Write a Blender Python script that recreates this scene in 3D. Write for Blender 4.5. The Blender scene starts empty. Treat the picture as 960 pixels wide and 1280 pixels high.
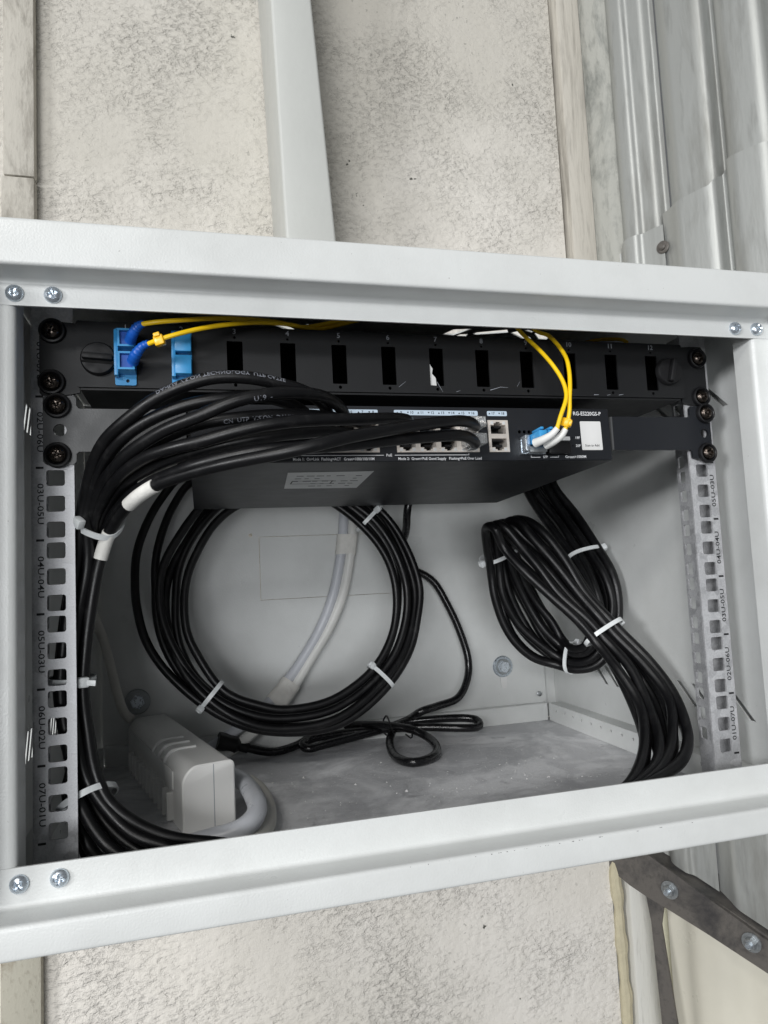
import bpy, bmesh, math, random
from mathutils import Vector, Matrix, Euler
from mathutils.geometry import tessellate_polygon

C = bpy.context.scene.collection
SC = bpy.context.scene
S = 0.001                                    # everything below is written in millimetres

# ------------------------------------------------------------------ camera
cam_data = bpy.data.cameras.new('camera')
cam = bpy.data.objects.new('camera', cam_data)
C.objects.link(cam)
right = Vector((0.967259, -0.249243, -0.047822)); up = Vector((0.024710, -0.095049, 0.995166)); fwd = Vector((0.252584, 0.963765, 0.085778))
m = Matrix((right, up, -fwd)).transposed().to_4x4()
m.translation = Vector((-147.5, -466.3, -7.3)) * S
cam.matrix_world = m
cam_data.sensor_fit = 'HORIZONTAL'
cam_data.sensor_width = 36.0
cam_data.lens = 36.0 * 883.0 / 960.0
cam_data.clip_start = 0.01
cam_data.clip_end = 100.0
SC.camera = cam
SC.render.resolution_x = 768
SC.render.resolution_y = 1024

# ------------------------------------------------------------------ light
world = bpy.data.worlds.new('World')
SC.world = world
world.use_nodes = True
bg = world.node_tree.nodes['Background']
bg.inputs['Color'].default_value = (0.93, 0.96, 1.0, 1)      # the pale hall around
bg.inputs['Strength'].default_value = 0.13

def area(name, loc, target, sx, sy, watts, col):
    l = bpy.data.lights.new(name, 'AREA')
    l.shape = 'RECTANGLE'; l.size = sx; l.size_y = sy; l.energy = watts; l.color = col
    o = bpy.data.objects.new(name, l); C.objects.link(o)
    o.location = loc
    d = Vector(target) - Vector(loc)
    o.rotation_euler = d.to_track_quat('-Z', 'Y').to_euler()
    return o
area('hall_lamp', (-2.3, -4.5, 1.05), (0.0, 0.1, 0.0), 2.5, 0.36, 80.0, (0.985, 0.99, 1.0))
area('side_hall_lamp', (-4.2, -2.9, 0.75), (0.0, 0.1, -0.1), 1.2, 0.7, 112.0, (0.975, 0.985, 1.0))
area('low_front_fill', (-1.3, -4.6, -0.35), (0.0, 0.1, 0.0), 2.2, 0.9, 74.0, (0.96, 0.98, 1.0))  # soft fill added low in front to brighten the interior, not a gate
area('high_hall_lamp', (-2.0, -3.6, 3.0), (0.0, 0.1, -0.1), 1.6, 0.5, 66.0, (1.0, 0.985, 0.95))

SC.view_settings.view_transform = 'Standard'
SC.view_settings.look = 'None'
SC.view_settings.exposure = 0.02
SC.view_settings.gamma = 1.0
SC.view_settings.use_curve_mapping = False

# ------------------------------------------------------------------ materials
class N:
    """a small node-tree writer"""
    def __init__(s, name):
        s.m = bpy.data.materials.new(name); s.m.use_nodes = True
        s.t = s.m.node_tree; s.b = s.t.nodes['Principled BSDF']
        s.co = s.t.nodes.new('ShaderNodeTexCoord').outputs['Object']
    def new(s, kind, **kw):
        n = s.t.nodes.new(kind)
        for k, v in kw.items():
            if k in n.inputs: n.inputs[k].default_value = v
            else: setattr(n, k, v)
        return n
    def link(s, a, b): s.t.links.new(a, b)
    def noise(s, scale, detail=3.0, rough=0.5, stretch=None, distort=0.0):
        n = s.new('ShaderNodeTexNoise'); n.inputs['Scale'].default_value = scale
        n.inputs['Detail'].default_value = detail; n.inputs['Roughness'].default_value = rough
        n.inputs['Distortion'].default_value = distort
        co = s.co
        if stretch:
            mp = s.new('ShaderNodeMapping'); mp.inputs['Scale'].default_value = stretch
            s.link(co, mp.inputs['Vector']); co = mp.outputs['Vector']
        s.link(co, n.inputs['Vector'])
        return n.outputs['Fac']
    def voronoi(s, scale, feature='F1', out='Distance'):
        n = s.new('ShaderNodeTexVoronoi'); n.feature = feature; n.inputs['Scale'].default_value = scale
        s.link(s.co, n.inputs['Vector'])
        return n.outputs[out]
    def ramp(s, fac, stops):
        r = s.new('ShaderNodeValToRGB'); e = r.color_ramp.elements
        while len(e) < len(stops): e.new(0.5)
        for i, (p, c) in enumerate(stops):
            e[i].position = p
            e[i].color = (c, c, c, 1) if isinstance(c, (int, float)) else (*c, 1)
        s.link(fac, r.inputs['Fac'])
        return r.outputs['Color']
    def mix(s, fac, a, b, mode='MIX'):
        n = s.new('ShaderNodeMix'); n.data_type = 'RGBA'; n.blend_type = mode
        for sock, v in ((n.inputs[0], fac), (n.inputs[6], a), (n.inputs[7], b)):
            if isinstance(v, bpy.types.NodeSocket): s.link(v, sock)
            elif isinstance(v, (int, float)): sock.default_value = v if sock.type == 'VALUE' else (v, v, v, 1)
            else: sock.default_value = (*v, 1)
        return n.outputs[2]
    def math(s, op, a, b):
        n = s.new('ShaderNodeMath'); n.operation = op
        for i, v in enumerate((a, b)):
            if isinstance(v, bpy.types.NodeSocket): s.link(v, n.inputs[i])
            else: n.inputs[i].default_value = v
        return n.outputs[0]
    def bump(s, h, dist, strength=1.0):
        n = s.new('ShaderNodeBump'); n.inputs['Distance'].default_value = dist
        n.inputs['Strength'].default_value = strength
        s.link(h, n.inputs['Height']); s.link(n.outputs['Normal'], s.b.inputs['Normal'])
    def set(s, **kw):
        for k, v in kw.items():
            k = k.replace('_', ' ')
            sock = s.b.inputs[k]
            if isinstance(v, bpy.types.NodeSocket): s.link(v, sock)
            elif k in ('Base Color', 'Emission Color') : sock.default_value = (*v, 1) if not isinstance(v, (int, float)) else (v, v, v, 1)
            else: sock.default_value = v
        return s.m

def plain(name, col, rough, metal=0.0, vary=0.12, scale=60.0, grain=0.0, grain_scale=900.0, spec=0.5, rvar=0.1):
    n = N(name)
    f = n.noise(scale, 4.0, 0.6)
    lo = tuple(c * (1 - vary) for c in col); hi = tuple(min(1, c * (1 + vary)) for c in col)
    n.set(Base_Color=n.mix(f, lo, hi), Metallic=metal)
    r = n.noise(scale * 2.3, 3.0)
    n.set(Roughness=n.ramp(r, [(0.3, max(0, rough - rvar)), (0.7, min(1, rough + rvar))]))
    n.b.inputs['Specular IOR Level'].default_value = spec
    if grain: n.bump(n.noise(grain_scale, 2.0), grain)
    return n.m

M = {}
# powder-coated cabinet steel: faint orange peel, faint smudges
n = N('grey_powder_coat')
sm = n.noise(14.0, 5.0, 0.65)
col = n.mix(n.ramp(sm, [(0.40, 0.0), (0.72, 1.0)]), (0.685, 0.70, 0.69), (0.61, 0.622, 0.61))
specks = n.ramp(n.noise(330.0, 3.0, 0.55), [(0.735, 0.0), (0.765, 1.0)])
col = n.mix(n.math('MULTIPLY', specks, 0.55), col, (0.25, 0.24, 0.22))
n.set(Base_Color=col, Roughness=n.ramp(n.noise(25.0, 4.0), [(0.3, 0.27), (0.7, 0.42)]))
n.bump(n.noise(900.0, 2.0), 0.00012)
M['paint'] = n.m
# the floor of the cabinet carries plaster dust, smears and crumbs
n = N('dusty_grey_paint')
a = n.noise(9.0, 6.0, 0.65, None, 0.5)
b = n.noise(150.0, 5.0, 0.75)
base = n.mix(n.ramp(a, [(0.44, 0.0), (0.56, 1.0)]), (0.52, 0.525, 0.545), (0.84, 0.845, 0.865))
base = n.mix(n.math('MULTIPLY', n.ramp(b, [(0.48, 0.0), (0.72, 1.0)]), 0.5), base, (0.70, 0.70, 0.72))
sm = n.noise(24.0, 4.0, 0.6, None, 0.6)
base = n.mix(n.math('MULTIPLY', n.ramp(sm, [(0.64, 0.0), (0.70, 1.0)]), 0.55), base, (0.24, 0.24, 0.26))
wipe = n.noise(13.0, 3.0, 0.55, (1.0, 0.6, 1), 1.6)
base = n.mix(n.math('MULTIPLY', n.ramp(wipe, [(0.52, 0.0), (0.60, 1.0)]), 0.30), base, (0.34, 0.345, 0.37))
cr = n.ramp(n.noise(560.0, 2.0, 0.4), [(0.655, 0.0), (0.69, 1.0)])
zone = n.ramp(n.noise(10.0, 3.0), [(0.44, 0.0), (0.58, 1.0)])
cr = n.math('MULTIPLY', cr, zone)
base = n.mix(cr, base, (0.85, 0.85, 0.85))
n.set(Base_Color=base, Roughness=n.ramp(a, [(0.3, 0.40), (0.7, 0.75)]))
n.bump(n.math('ADD', n.math('MULTIPLY', cr, 1.0), n.math('MULTIPLY', b, 0.2)), 0.0010)
M['floor'] = n.m
# galvanised steel with spangle
n = N('galvanised_steel')
v = n.voronoi(170.0, 'F1', 'Color')
bw = n.new('ShaderNodeRGBToBW'); n.link(v, bw.inputs[0])
g = n.mix(0.72, bw.outputs[0], n.noise(650.0, 4.0, 0.7))
n.set(Base_Color=n.ramp(g, [(0.34, (0.44, 0.445, 0.46)), (0.66, (0.64, 0.645, 0.66))]), Metallic=0.45,
      Roughness=n.ramp(g, [(0.3, 0.42), (0.7, 0.62)]))
n.bump(g, 0.0002)
M['galv'] = n.m
M['zinc'] = plain('zinc_plated_steel', (0.62, 0.68, 0.74), 0.30, 0.85, 0.12, 300.0)
M['bright_zinc'] = plain('bright_zinc', (0.70, 0.76, 0.82), 0.30, 0.55, 0.08, 200.0)
M['dull_zinc'] = plain('dull_zinc_steel', (0.40, 0.42, 0.43), 0.42, 0.9, 0.25, 200.0)
M['black_coat'] = plain('black_powder_coat', (0.013, 0.0135, 0.0145), 0.50, 0.0, 0.06, 30.0, 0.00006, 1400.0, 0.35, 0.03)
M['switch_face'] = plain('dark_slate_face', (0.013, 0.0145, 0.018), 0.42, 0.0, 0.04, 30.0, 0.00003, 1400.0, 0.4, 0.02)
M['ear'] = plain('lit_dark_coat', (0.075, 0.077, 0.079), 0.50, 0.0, 0.1, 30.0, 0.00012, 1200.0)
M['black_plastic'] = plain('black_plastic', (0.008, 0.008, 0.009), 0.40, 0.0, 0.1, 80.0, 0.0, 900.0, 0.4)
M['knob'] = plain('dark_knob_plastic', (0.010, 0.010, 0.011), 0.58, 0.0, 0.1, 80.0, 0.0, 900.0, 0.35)
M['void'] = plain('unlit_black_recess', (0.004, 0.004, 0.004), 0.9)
M['screw_black'] = plain('black_oxide_screw', (0.09, 0.075, 0.065), 0.30, 1.0, 0.3, 300.0)
# cable jackets: dull black PVC with dusty scuffs
n = N('black_cable_jacket')
d = n.noise(70.0, 6.0, 0.75, None, 0.6)
sc = n.ramp(d, [(0.56, 0.0), (0.80, 1.0)])
n.set(Base_Color=n.mix(n.math('MULTIPLY', sc, 0.42), (0.0045, 0.0045, 0.0052), (0.05, 0.048, 0.047)),
      Roughness=n.ramp(d, [(0.35, 0.30), (0.75, 0.50)]))
n.b.inputs['Specular IOR Level'].default_value = 0.38
n.bump(n.noise(1500.0, 2.0), 0.00005)
M['cable'] = n.m
M['cord'] = plain('shiny_black_pvc', (0.008, 0.008, 0.009), 0.22, 0.0, 0.1, 100.0)
M['white_cable'] = plain('white_pvc', (0.76, 0.76, 0.73), 0.40, 0.0, 0.10, 60.0)
M['grey_cable'] = plain('bluish_grey_pvc', (0.60, 0.62, 0.66), 0.36, 0.0, 0.10, 60.0)
M['beige_cable'] = plain('cream_grey_pvc', (0.56, 0.55, 0.51), 0.45, 0.0, 0.08, 60.0)
M['tape'] = plain('cream_paper_tape', (0.76, 0.75, 0.71), 0.62, 0.0, 0.12, 220.0, 0.0002, 500.0)
M['yellow'] = plain('yellow_fibre_jacket', (0.97, 0.62, 0.008), 0.38, 0.0, 0.06, 100.0)
M['amber'] = plain('amber_clip', (0.93, 0.52, 0.01), 0.30, 0.0, 0.08, 100.0)
M['blue'] = plain('light_blue_plastic', (0.045, 0.32, 0.66), 0.36, 0.0, 0.08, 120.0)
M['deep_blue'] = plain('deep_blue_rubber', (0.008, 0.10, 0.48), 0.42, 0.0, 0.1, 120.0)
M['white_boot'] = plain('white_boot_rubber', (0.78, 0.78, 0.76), 0.42, 0.0, 0.06, 120.0)
M['ivory'] = plain('ivory_abs', (0.88, 0.88, 0.86), 0.40, 0.0, 0.04, 50.0, 0.00005, 1500.0)
M['ivory_lit'] = plain('ivory_abs_ridge', (0.84, 0.84, 0.82), 0.42, 0.0, 0.05, 50.0)
M['port_metal'] = plain('nickel_port_shell', (0.78, 0.72, 0.66), 0.36, 0.4, 0.10, 200.0)
M['label_blue'] = plain('pale_blue_print', (0.50, 0.60, 0.70), 0.5, 0.0, 0.04, 100.0)
M['print'] = plain('white_ink', (0.85, 0.86, 0.88), 0.6, 0.0, 0.05, 100.0)
M['grey_print'] = plain('grey_ink', (0.36, 0.38, 0.42), 0.6, 0.0, 0.2, 900.0)
M['dim_print'] = plain('worn_grey_ink', (0.20, 0.21, 0.24), 0.6, 0.0, 0.3, 700.0)
M['black_print'] = plain('black_ink', (0.012, 0.012, 0.014), 0.6, 0.0, 0.05, 100.0)
M['sticker'] = plain('white_sticker', (0.74, 0.74, 0.73), 0.45, 0.0, 0.03, 100.0)
M['sticker_grey'] = plain('silver_sticker', (0.62, 0.63, 0.63), 0.42, 0.1, 0.05, 100.0)
# nylon ties let a little light through
n = N('natural_nylon')
n.set(Base_Color=n.mix(n.noise(300.0), (0.70, 0.73, 0.74), (0.80, 0.82, 0.82)), Roughness=0.34)
n.b.inputs['Subsurface Weight'].default_value = 0.4
n.b.inputs['Subsurface Radius'].default_value = (0.002, 0.002, 0.002)
M['nylon'] = n.m
# clear plug
n = N('clear_polycarbonate')
n.set(Base_Color=(0.93, 0.95, 0.96), Roughness=0.08)
n.b.inputs['Transmission Weight'].default_value = 0.8
n.b.inputs['IOR'].default_value = 1.5
M['clear'] = n.m
# rough hand-thrown plaster
n = N('rough_white_plaster')
def rotated(scale, detail, rough, rot, sc, distort=0.0, kind='FBM'):
    t = n.new('ShaderNodeTexNoise'); t.noise_type = kind
    t.inputs['Scale'].default_value = scale; t.inputs['Detail'].default_value = detail
    t.inputs['Roughness'].default_value = rough; t.inputs['Distortion'].default_value = distort
    mp = n.new('ShaderNodeMapping'); mp.inputs['Rotation'].default_value = (0, math.radians(rot), 0); mp.inputs['Scale'].default_value = sc
    n.link(n.co, mp.inputs['Vector']); n.link(mp.outputs['Vector'], t.inputs['Vector'])
    return t.outputs['Fac']
w1 = rotated(125.0, 4.0, 0.6, 35, (0.85, 1.0, 1.35), 0.2)
w2 = rotated(48.0, 5.0, 0.6, -20, (1.2, 1.0, 0.8), 0.1)
w3 = n.noise(600.0, 3.0, 0.6)
area_ = n.noise(7.0, 5.0, 0.6)                                  # thrown thickly here, trowelled flatter there
thick = n.ramp(area_, [(0.36, 0.15), (0.62, 1.0)])
lump = n.ramp(w1, [(0.30, 0.0), (0.50, 0.62), (0.62, 0.80), (0.80, 1.0)])
big = n.noise(2.6, 5.0, 0.65)
def grime_falloff(cx, cz, r0, r1):                                       # grime and upper-wall light falloff put into the colour, with a wandering edge
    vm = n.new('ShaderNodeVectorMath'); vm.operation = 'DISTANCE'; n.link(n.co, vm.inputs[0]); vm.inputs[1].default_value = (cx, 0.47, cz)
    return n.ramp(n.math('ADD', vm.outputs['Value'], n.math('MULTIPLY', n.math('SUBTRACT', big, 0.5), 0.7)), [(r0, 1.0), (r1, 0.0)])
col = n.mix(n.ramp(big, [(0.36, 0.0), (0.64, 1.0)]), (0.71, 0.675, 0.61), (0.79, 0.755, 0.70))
dim_grime = n.math('MAXIMUM', grime_falloff(-0.20, 1.02, 0.45, 0.84), grime_falloff(0.38, 0.98, 0.36, 0.74))
col = n.mix(n.math('MULTIPLY', dim_grime, 0.62), col, (0.46, 0.44, 0.39))
zone = n.ramp(n.noise(4.2, 6.0, 0.7), [(0.46, 0.0), (0.64, 1.0)])
zone = n.math('MAXIMUM', zone, dim_grime)
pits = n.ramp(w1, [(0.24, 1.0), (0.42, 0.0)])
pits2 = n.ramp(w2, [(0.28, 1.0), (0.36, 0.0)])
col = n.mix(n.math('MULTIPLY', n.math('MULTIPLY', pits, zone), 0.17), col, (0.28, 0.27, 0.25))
dz = n.ramp(n.noise(9.0, 3.0), [(0.45, 0.0), (0.62, 1.0)])
sp = n.math('MAXIMUM', n.ramp(n.noise(52.0, 3.0, 0.6), [(0.735, 0.0), (0.765, 1.0)]), n.math('MULTIPLY', n.math('MULTIPLY', n.ramp(n.noise(190.0, 2.0, 0.5), [(0.66, 0.0), (0.72, 1.0)]), dz), 0.4))
col = n.mix(sp, col, (0.11, 0.11, 0.095))
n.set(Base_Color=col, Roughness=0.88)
hgt = n.math('ADD', n.math('MULTIPLY', lump, thick), n.math('ADD', n.math('MULTIPLY', w2, 0.40), n.math('MULTIPLY', w3, 0.10)))
n.b.inputs['Specular IOR Level'].default_value = 0.2
n.bump(hgt, 0.0036, 1.0)
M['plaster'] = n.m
M['column_paint'] = plain('white_steel_paint', (0.54, 0.55, 0.525), 0.45, 0.0, 0.05, 9.0, 0.0002, 120.0)
def dirty(name, clean, dirt, scale, thr, stretch, bumpd=0.0006, rough=0.7, metal=0.0):
    n = N(name)
    a = n.noise(scale, 6.0, 0.7, stretch, 0.4)
    b = n.noise(scale * 7, 4.0, 0.6, stretch)
    c = n.mix(n.ramp(a, [(thr, 0.0), (min(0.99, thr + 0.2), 1.0)]), clean, dirt)
    c = n.mix(n.math('MULTIPLY', n.ramp(b, [(0.55, 0.0), (0.75, 1.0)]), 0.4), c, tuple(x * 0.6 for x in dirt))
    n.set(Base_Color=c, Roughness=rough, Metallic=metal)
    n.bump(b, bumpd)
    return n.m
M['board'] = dirty('soiled_white_board', (0.49, 0.465, 0.41), (0.20, 0.18, 0.15), 16.0, 0.48, (1.6, 1.6, 0.5), 0.0010)
M['old_board'] = dirty('stained_grey_board', (0.42, 0.40, 0.33), (0.16, 0.11, 0.06), 22.0, 0.52, (1.5, 1.5, 0.7))
M['wood'] = dirty('whitewashed_wood', (0.54, 0.51, 0.45), (0.24, 0.22, 0.19), 11.0, 0.50, (3.0, 3.0, 0.22))
M['wood_white'] = dirty('pale_limed_wood', (0.66, 0.65, 0.60), (0.42, 0.40, 0.35), 12.0, 0.58, (2.5, 2.5, 0.25))
M['foam'] = plain('dried_mounting_foam', (0.52, 0.47, 0.33), 0.7, 0.0, 0.25, 60.0, 0.001, 120.0)
M['sheet'] = dirty('weathered_zinc_sheet', (0.42, 0.43, 0.415), (0.29, 0.29, 0.27), 9.0, 0.50, (1.4, 1.4, 0.2), 0.0004, 0.46, 0.5)
M['mossy'] = dirty('lichen_grey_sheet', (0.40, 0.40, 0.365), (0.13, 0.14, 0.13), 16.0, 0.47, (1.0, 1.0, 0.35), 0.0016, 0.78)
M['brown_steel'] = dirty('dusty_brown_steel', (0.14, 0.128, 0.116), (0.055, 0.052, 0.052), 16.0, 0.48, (1, 1, 1), 0.0006, 0.5, 0.3)
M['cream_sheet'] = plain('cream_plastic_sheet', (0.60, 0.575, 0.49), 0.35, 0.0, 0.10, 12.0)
M['painted_daylight'] = plain('gap_daylight_yellow', (0.85, 0.82, 0.62), 0.5, 0.0, 0.06, 8.0)

# ------------------------------------------------------------------ mesh building
class MB:
    """collects shapes (in millimetres) and links them as ONE mesh object"""
    def __init__(s): s.v = []; s.f = []; s.sm = []
    def add(s, vs, fs, smooth=False, xf=None):
        o = len(s.v)
        for p in vs:
            p = Vector(p)
            s.v.append(xf @ p if xf is not None else p)
        for f in fs:
            s.f.append(tuple(i + o for i in f)); s.sm.append(smooth)
        return s
    def box(s, x0, x1, y0, y1, z0, z1, b=0.0, xf=None):
        if x0 > x1: x0, x1 = x1, x0
        if y0 > y1: y0, y1 = y1, y0
        if z0 > z1: z0, z1 = z1, z0
        bm = bmesh.new(); bmesh.ops.create_cube(bm, size=1.0)
        for v in bm.verts:
            v.co = Vector(((x0 + x1) / 2 + v.co.x * (x1 - x0), (y0 + y1) / 2 + v.co.y * (y1 - y0), (z0 + z1) / 2 + v.co.z * (z1 - z0)))
        if b > 0:
            b = min(b, 0.45 * min(x1 - x0, y1 - y0, z1 - z0))
            bmesh.ops.bevel(bm, geom=list(bm.edges), offset=b, segments=2, profile=0.5, affect='EDGES')
        bm.verts.index_update()
        s.add([v.co.copy() for v in bm.verts], [[v.index for v in f.verts] for f in bm.faces], b > 0, xf)
        bm.free(); return s
    def plate(s, outer, holes, t, fn):
        """flat plate with holes; fn(u, v, w) -> xyz ; w runs 0..t"""
        loops = [list(outer)] + [list(h) for h in holes]
        tri = tessellate_polygon([[Vector((a, b, 0)) for a, b in l] for l in loops])
        flat = [p for l in loops for p in l]; n = len(flat)
        vs = [fn(a, b, 0) for a, b in flat] + [fn(a, b, t) for a, b in flat]
        fs = []
        for f in tri:
            a, b, c = (flat[i] for i in f)
            ar = (b[0] - a[0]) * (c[1] - a[1]) - (b[1] - a[1]) * (c[0] - a[0])
            if abs(ar) < 1e-9: continue
            fs.append(tuple(f) if ar < 0 else tuple(reversed(f)))
            fs.append(tuple(i + n for i in (reversed(f) if ar < 0 else f)))
        k = 0
        for l in loops:
            m_ = len(l)
            for i in range(m_):
                j = (i + 1) % m_
                fs.append((k + i, k + j, n + k + j, n + k + i))
            k += m_
        return s.add(vs, fs)
    def sheet(s, prof, t, fn, a0, a1):
        """thin bent sheet: profile polyline (p, q) thickened by t to its left, swept from a0 to a1; fn(a, p, q) -> xyz"""
        P_ = [Vector((p[0], p[1])) for p in prof]; n = len(P_); off = []
        for i in range(n):
            d = Vector((0, 0)); 
            if i > 0: d += (P_[i] - P_[i - 1]).normalized()
            if i < n - 1: d += (P_[i + 1] - P_[i]).normalized()
            d.normalize(); nn = Vector((-d.y, d.x))
            e = (P_[i] - P_[i - 1]).normalized() if i > 0 else (P_[1] - P_[0]).normalized()
            c = max(0.5, abs(nn.dot(Vector((-e.y, e.x)))))
            off.append(P_[i] + nn * t / c)
        ring = P_ + off[::-1]; m_ = len(ring)
        vs = [fn(a0, p.x, p.y) for p in ring] + [fn(a1, p.x, p.y) for p in ring]
        fs = [(i, (i + 1) % m_, m_ + (i + 1) % m_, m_ + i) for i in range(m_)]
        for i in range(n - 1):
            j = m_ - 1 - i
            fs.append((i, j, j - 1, i + 1)); fs.append((m_ + i, m_ + i + 1, m_ + j - 1, m_ + j))
        return s.add(vs, fs, True)
    def lathe(s, prof, org, ax, n=20, smooth=True):
        """prof = (radius, height along ax)"""
        ax = Vector(ax).normalized(); t = ax.orthogonal().normalized(); b = ax.cross(t); org = Vector(org)
        vs = []; fs = []
        for r, h in prof:
            for k in range(n):
                a = 2 * math.pi * k / n
                vs.append(org + ax * h + (t * math.cos(a) + b * math.sin(a)) * r)
        for i in range(len(prof) - 1):
            for k in range(n):
                k2 = (k + 1) % n
                fs.append((i * n + k, i * n + k2, (i + 1) * n + k2, (i + 1) * n + k))
        fs.append(tuple(range(n - 1, -1, -1))); fs.append(tuple((len(prof) - 1) * n + k for k in range(n)))
        return s.add(vs, fs, smooth)
    def tube(s, pts, r, n=12, cap=True, flat=1.0):
        fr = frames(pts); vs = []; fs = []
        rad = r if callable(r) else (lambda u: r)
        L = len(fr)
        for i, (p, t, a, b) in enumerate(fr):
            rr = rad(i / (L - 1))
            for k in range(n):
                q = 2 * math.pi * k / n
                vs.append(p + (a * math.cos(q) + b * math.sin(q) * flat) * rr)
        for i in range(L - 1):
            for k in range(n):
                k2 = (k + 1) % n
                fs.append((i * n + k, i * n + k2, (i + 1) * n + k2, (i + 1) * n + k))
        if cap:
            fs.append(tuple(range(n - 1, -1, -1))); fs.append(tuple((L - 1) * n + k for k in range(n)))
        return s.add(vs, fs, True)
    def build(s, name, mat, parent=None, origin=None, auto=0.6):
        me = bpy.data.meshes.new(name)
        org = Vector(origin) if origin is not None else Vector((0, 0, 0))
        me.from_pydata([(v - org) * S for v in s.v], [], s.f)
        me.polygons.foreach_set('use_smooth', s.sm)
        me.materials.append(mat)
        me.validate()
        bm = bmesh.new(); bm.from_mesh(me)
        bmesh.ops.recalc_face_normals(bm, faces=bm.faces)
        for e in bm.edges:
            if len(e.link_faces) == 2 and e.calc_face_angle(0) > auto: e.smooth = False
        bm.to_mesh(me); bm.free()
        o = bpy.data.objects.new(name, me); C.objects.link(o)
        o.location = org * S
        if parent is not None:
            o.parent = parent
            o.location = (org - Vector(parent.get('_org', (0, 0, 0)))) * S
        o['_org'] = tuple(org)
        return o

def spline(ctrl, step=4.0):
    """Catmull-Rom (centripetal-ish) through the points, resampled evenly"""
    P_ = [Vector(p) for p in ctrl]
    if len(P_) == 2: dense = [P_[0].lerp(P_[1], i / 8) for i in range(9)]
    else:
        dense = []
        ext = [P_[0] * 2 - P_[1]] + P_ + [P_[-1] * 2 - P_[-2]]
        for i in range(1, len(ext) - 2):
            p0, p1, p2, p3 = ext[i - 1:i + 3]
            d1 = max((p1 - p0).length ** .5, 1e-3); d2 = max((p2 - p1).length ** .5, 1e-3); d3 = max((p3 - p2).length ** .5, 1e-3)
            m1 = ((p1 - p0) / d1 - (p2 - p0) / (d1 + d2) + (p2 - p1) / d2) * d2
            m2 = ((p2 - p1) / d2 - (p3 - p1) / (d2 + d3) + (p3 - p2) / d3) * d2
            for k in range(16):
                t = k / 16; t2 = t * t; t3 = t2 * t
                dense.append(p1 * (2 * t3 - 3 * t2 + 1) + m1 * (t3 - 2 * t2 + t) + p2 * (-2 * t3 + 3 * t2) + m2 * (t3 - t2))
        dense.append(P_[-1])
        for _ in range(6):                     # take the kinks out of the hand-placed points
            dense = [dense[0]] + [(dense[i - 1] + dense[i] * 2 + dense[i + 1]) / 4 for i in range(1, len(dense) - 1)] + [dense[-1]]
    out = [dense[0]]; acc = 0.0
    for a, b in zip(dense, dense[1:]):
        acc += (b - a).length
        if acc >= step: out.append(b); acc = 0.0
    if (out[-1] - dense[-1]).length > 0.3: out.append(dense[-1])
    return out

def frames(pts):
    out = []; a = None
    for i, p in enumerate(pts):
        t = (pts[min(i + 1, len(pts) - 1)] - pts[max(i - 1, 0)]).normalized()
        if a is None: a = Vector((0, -1, 0)) if abs(t.y) < 0.9 else Vector((0, 0, 1))
        a = (a - t * a.dot(t)).normalized()
        out.append((p, t, a, t.cross(a)))
    return out

def thing(name, label, cat, org, group=None):
    o = bpy.data.objects.new(name, None); C.objects.link(o)
    o.empty_display_size = 0.02
    o.location = Vector(org) * S; o['_org'] = tuple(org)
    o['label'] = label; o['category'] = cat
    if group: o['group'] = group
    return o
def tag(o, label, cat, group=None):
    o['label'] = label; o['category'] = cat
    if group: o['group'] = group
    return o

_txt = {}
def glyphs(s_, size, align='CENTER'):
    """(verts, faces) of flat lettering, in millimetres, cap height about 0.7*size"""
    key = (s_, size, align)
    if key in _txt: return _txt[key]
    cu = bpy.data.curves.new('lettering', 'FONT'); cu.body = s_; cu.size = size
    cu.align_x = align; cu.align_y = 'CENTER'; cu.resolution_u = 2; cu.offset = size * 0.010
    o = bpy.data.objects.new('lettering', cu); C.objects.link(o)
    dg = bpy.context.evaluated_depsgraph_get(); dg.update()
    me = bpy.data.meshes.new_from_object(o.evaluated_get(dg))
    r = ([v.co.copy() for v in me.vertices], [tuple(p.vertices) for p in me.polygons])
    bpy.data.objects.remove(o); bpy.data.curves.remove(cu); bpy.data.meshes.remove(me)
    _txt[key] = r
    return r
def text(mb, s_, size, fn, align='CENTER'):
    vs, fs = glyphs(s_, size, align)
    mb.add([fn(v.x, v.y) for v in vs], fs)
    return mb

def rrect(cx, cy, w, h, r, n=3):
    pts = []
    for sx, sy, a0 in ((1, 1, 0), (-1, 1, 90), (-1, -1, 180), (1, -1, 270)):
        for k in range(n + 1):
            a = math.radians(a0 + 90 * k / n)
            pts.append((cx + sx * (w / 2 - r) + r * math.cos(a), cy + sy * (h / 2 - r) + r * math.sin(a)))
    return pts
def circ(cx, cy, r, n=14): return [(cx + r * math.cos(2 * math.pi * k / n), cy + r * math.sin(2 * math.pi * k / n)) for k in range(n)]
def fillet(pts, r, n=3):
    out = [pts[0]]
    for a, b, c in zip(pts, pts[1:], pts[2:]):
        A = Vector(a); B = Vector(b); Cc = Vector(c)
        d1 = (A - B); d2 = (Cc - B); rr = min(r, d1.length * .45, d2.length * .45)
        p = B + d1.normalized() * rr; q = B + d2.normalized() * rr
        for k in range(n + 1):
            t = k / n
            v = p * (1 - t) ** 2 + B * 2 * t * (1 - t) + q * t * t
            out.append((v.x, v.y))
    out.append(pts[-1]); return out

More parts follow.
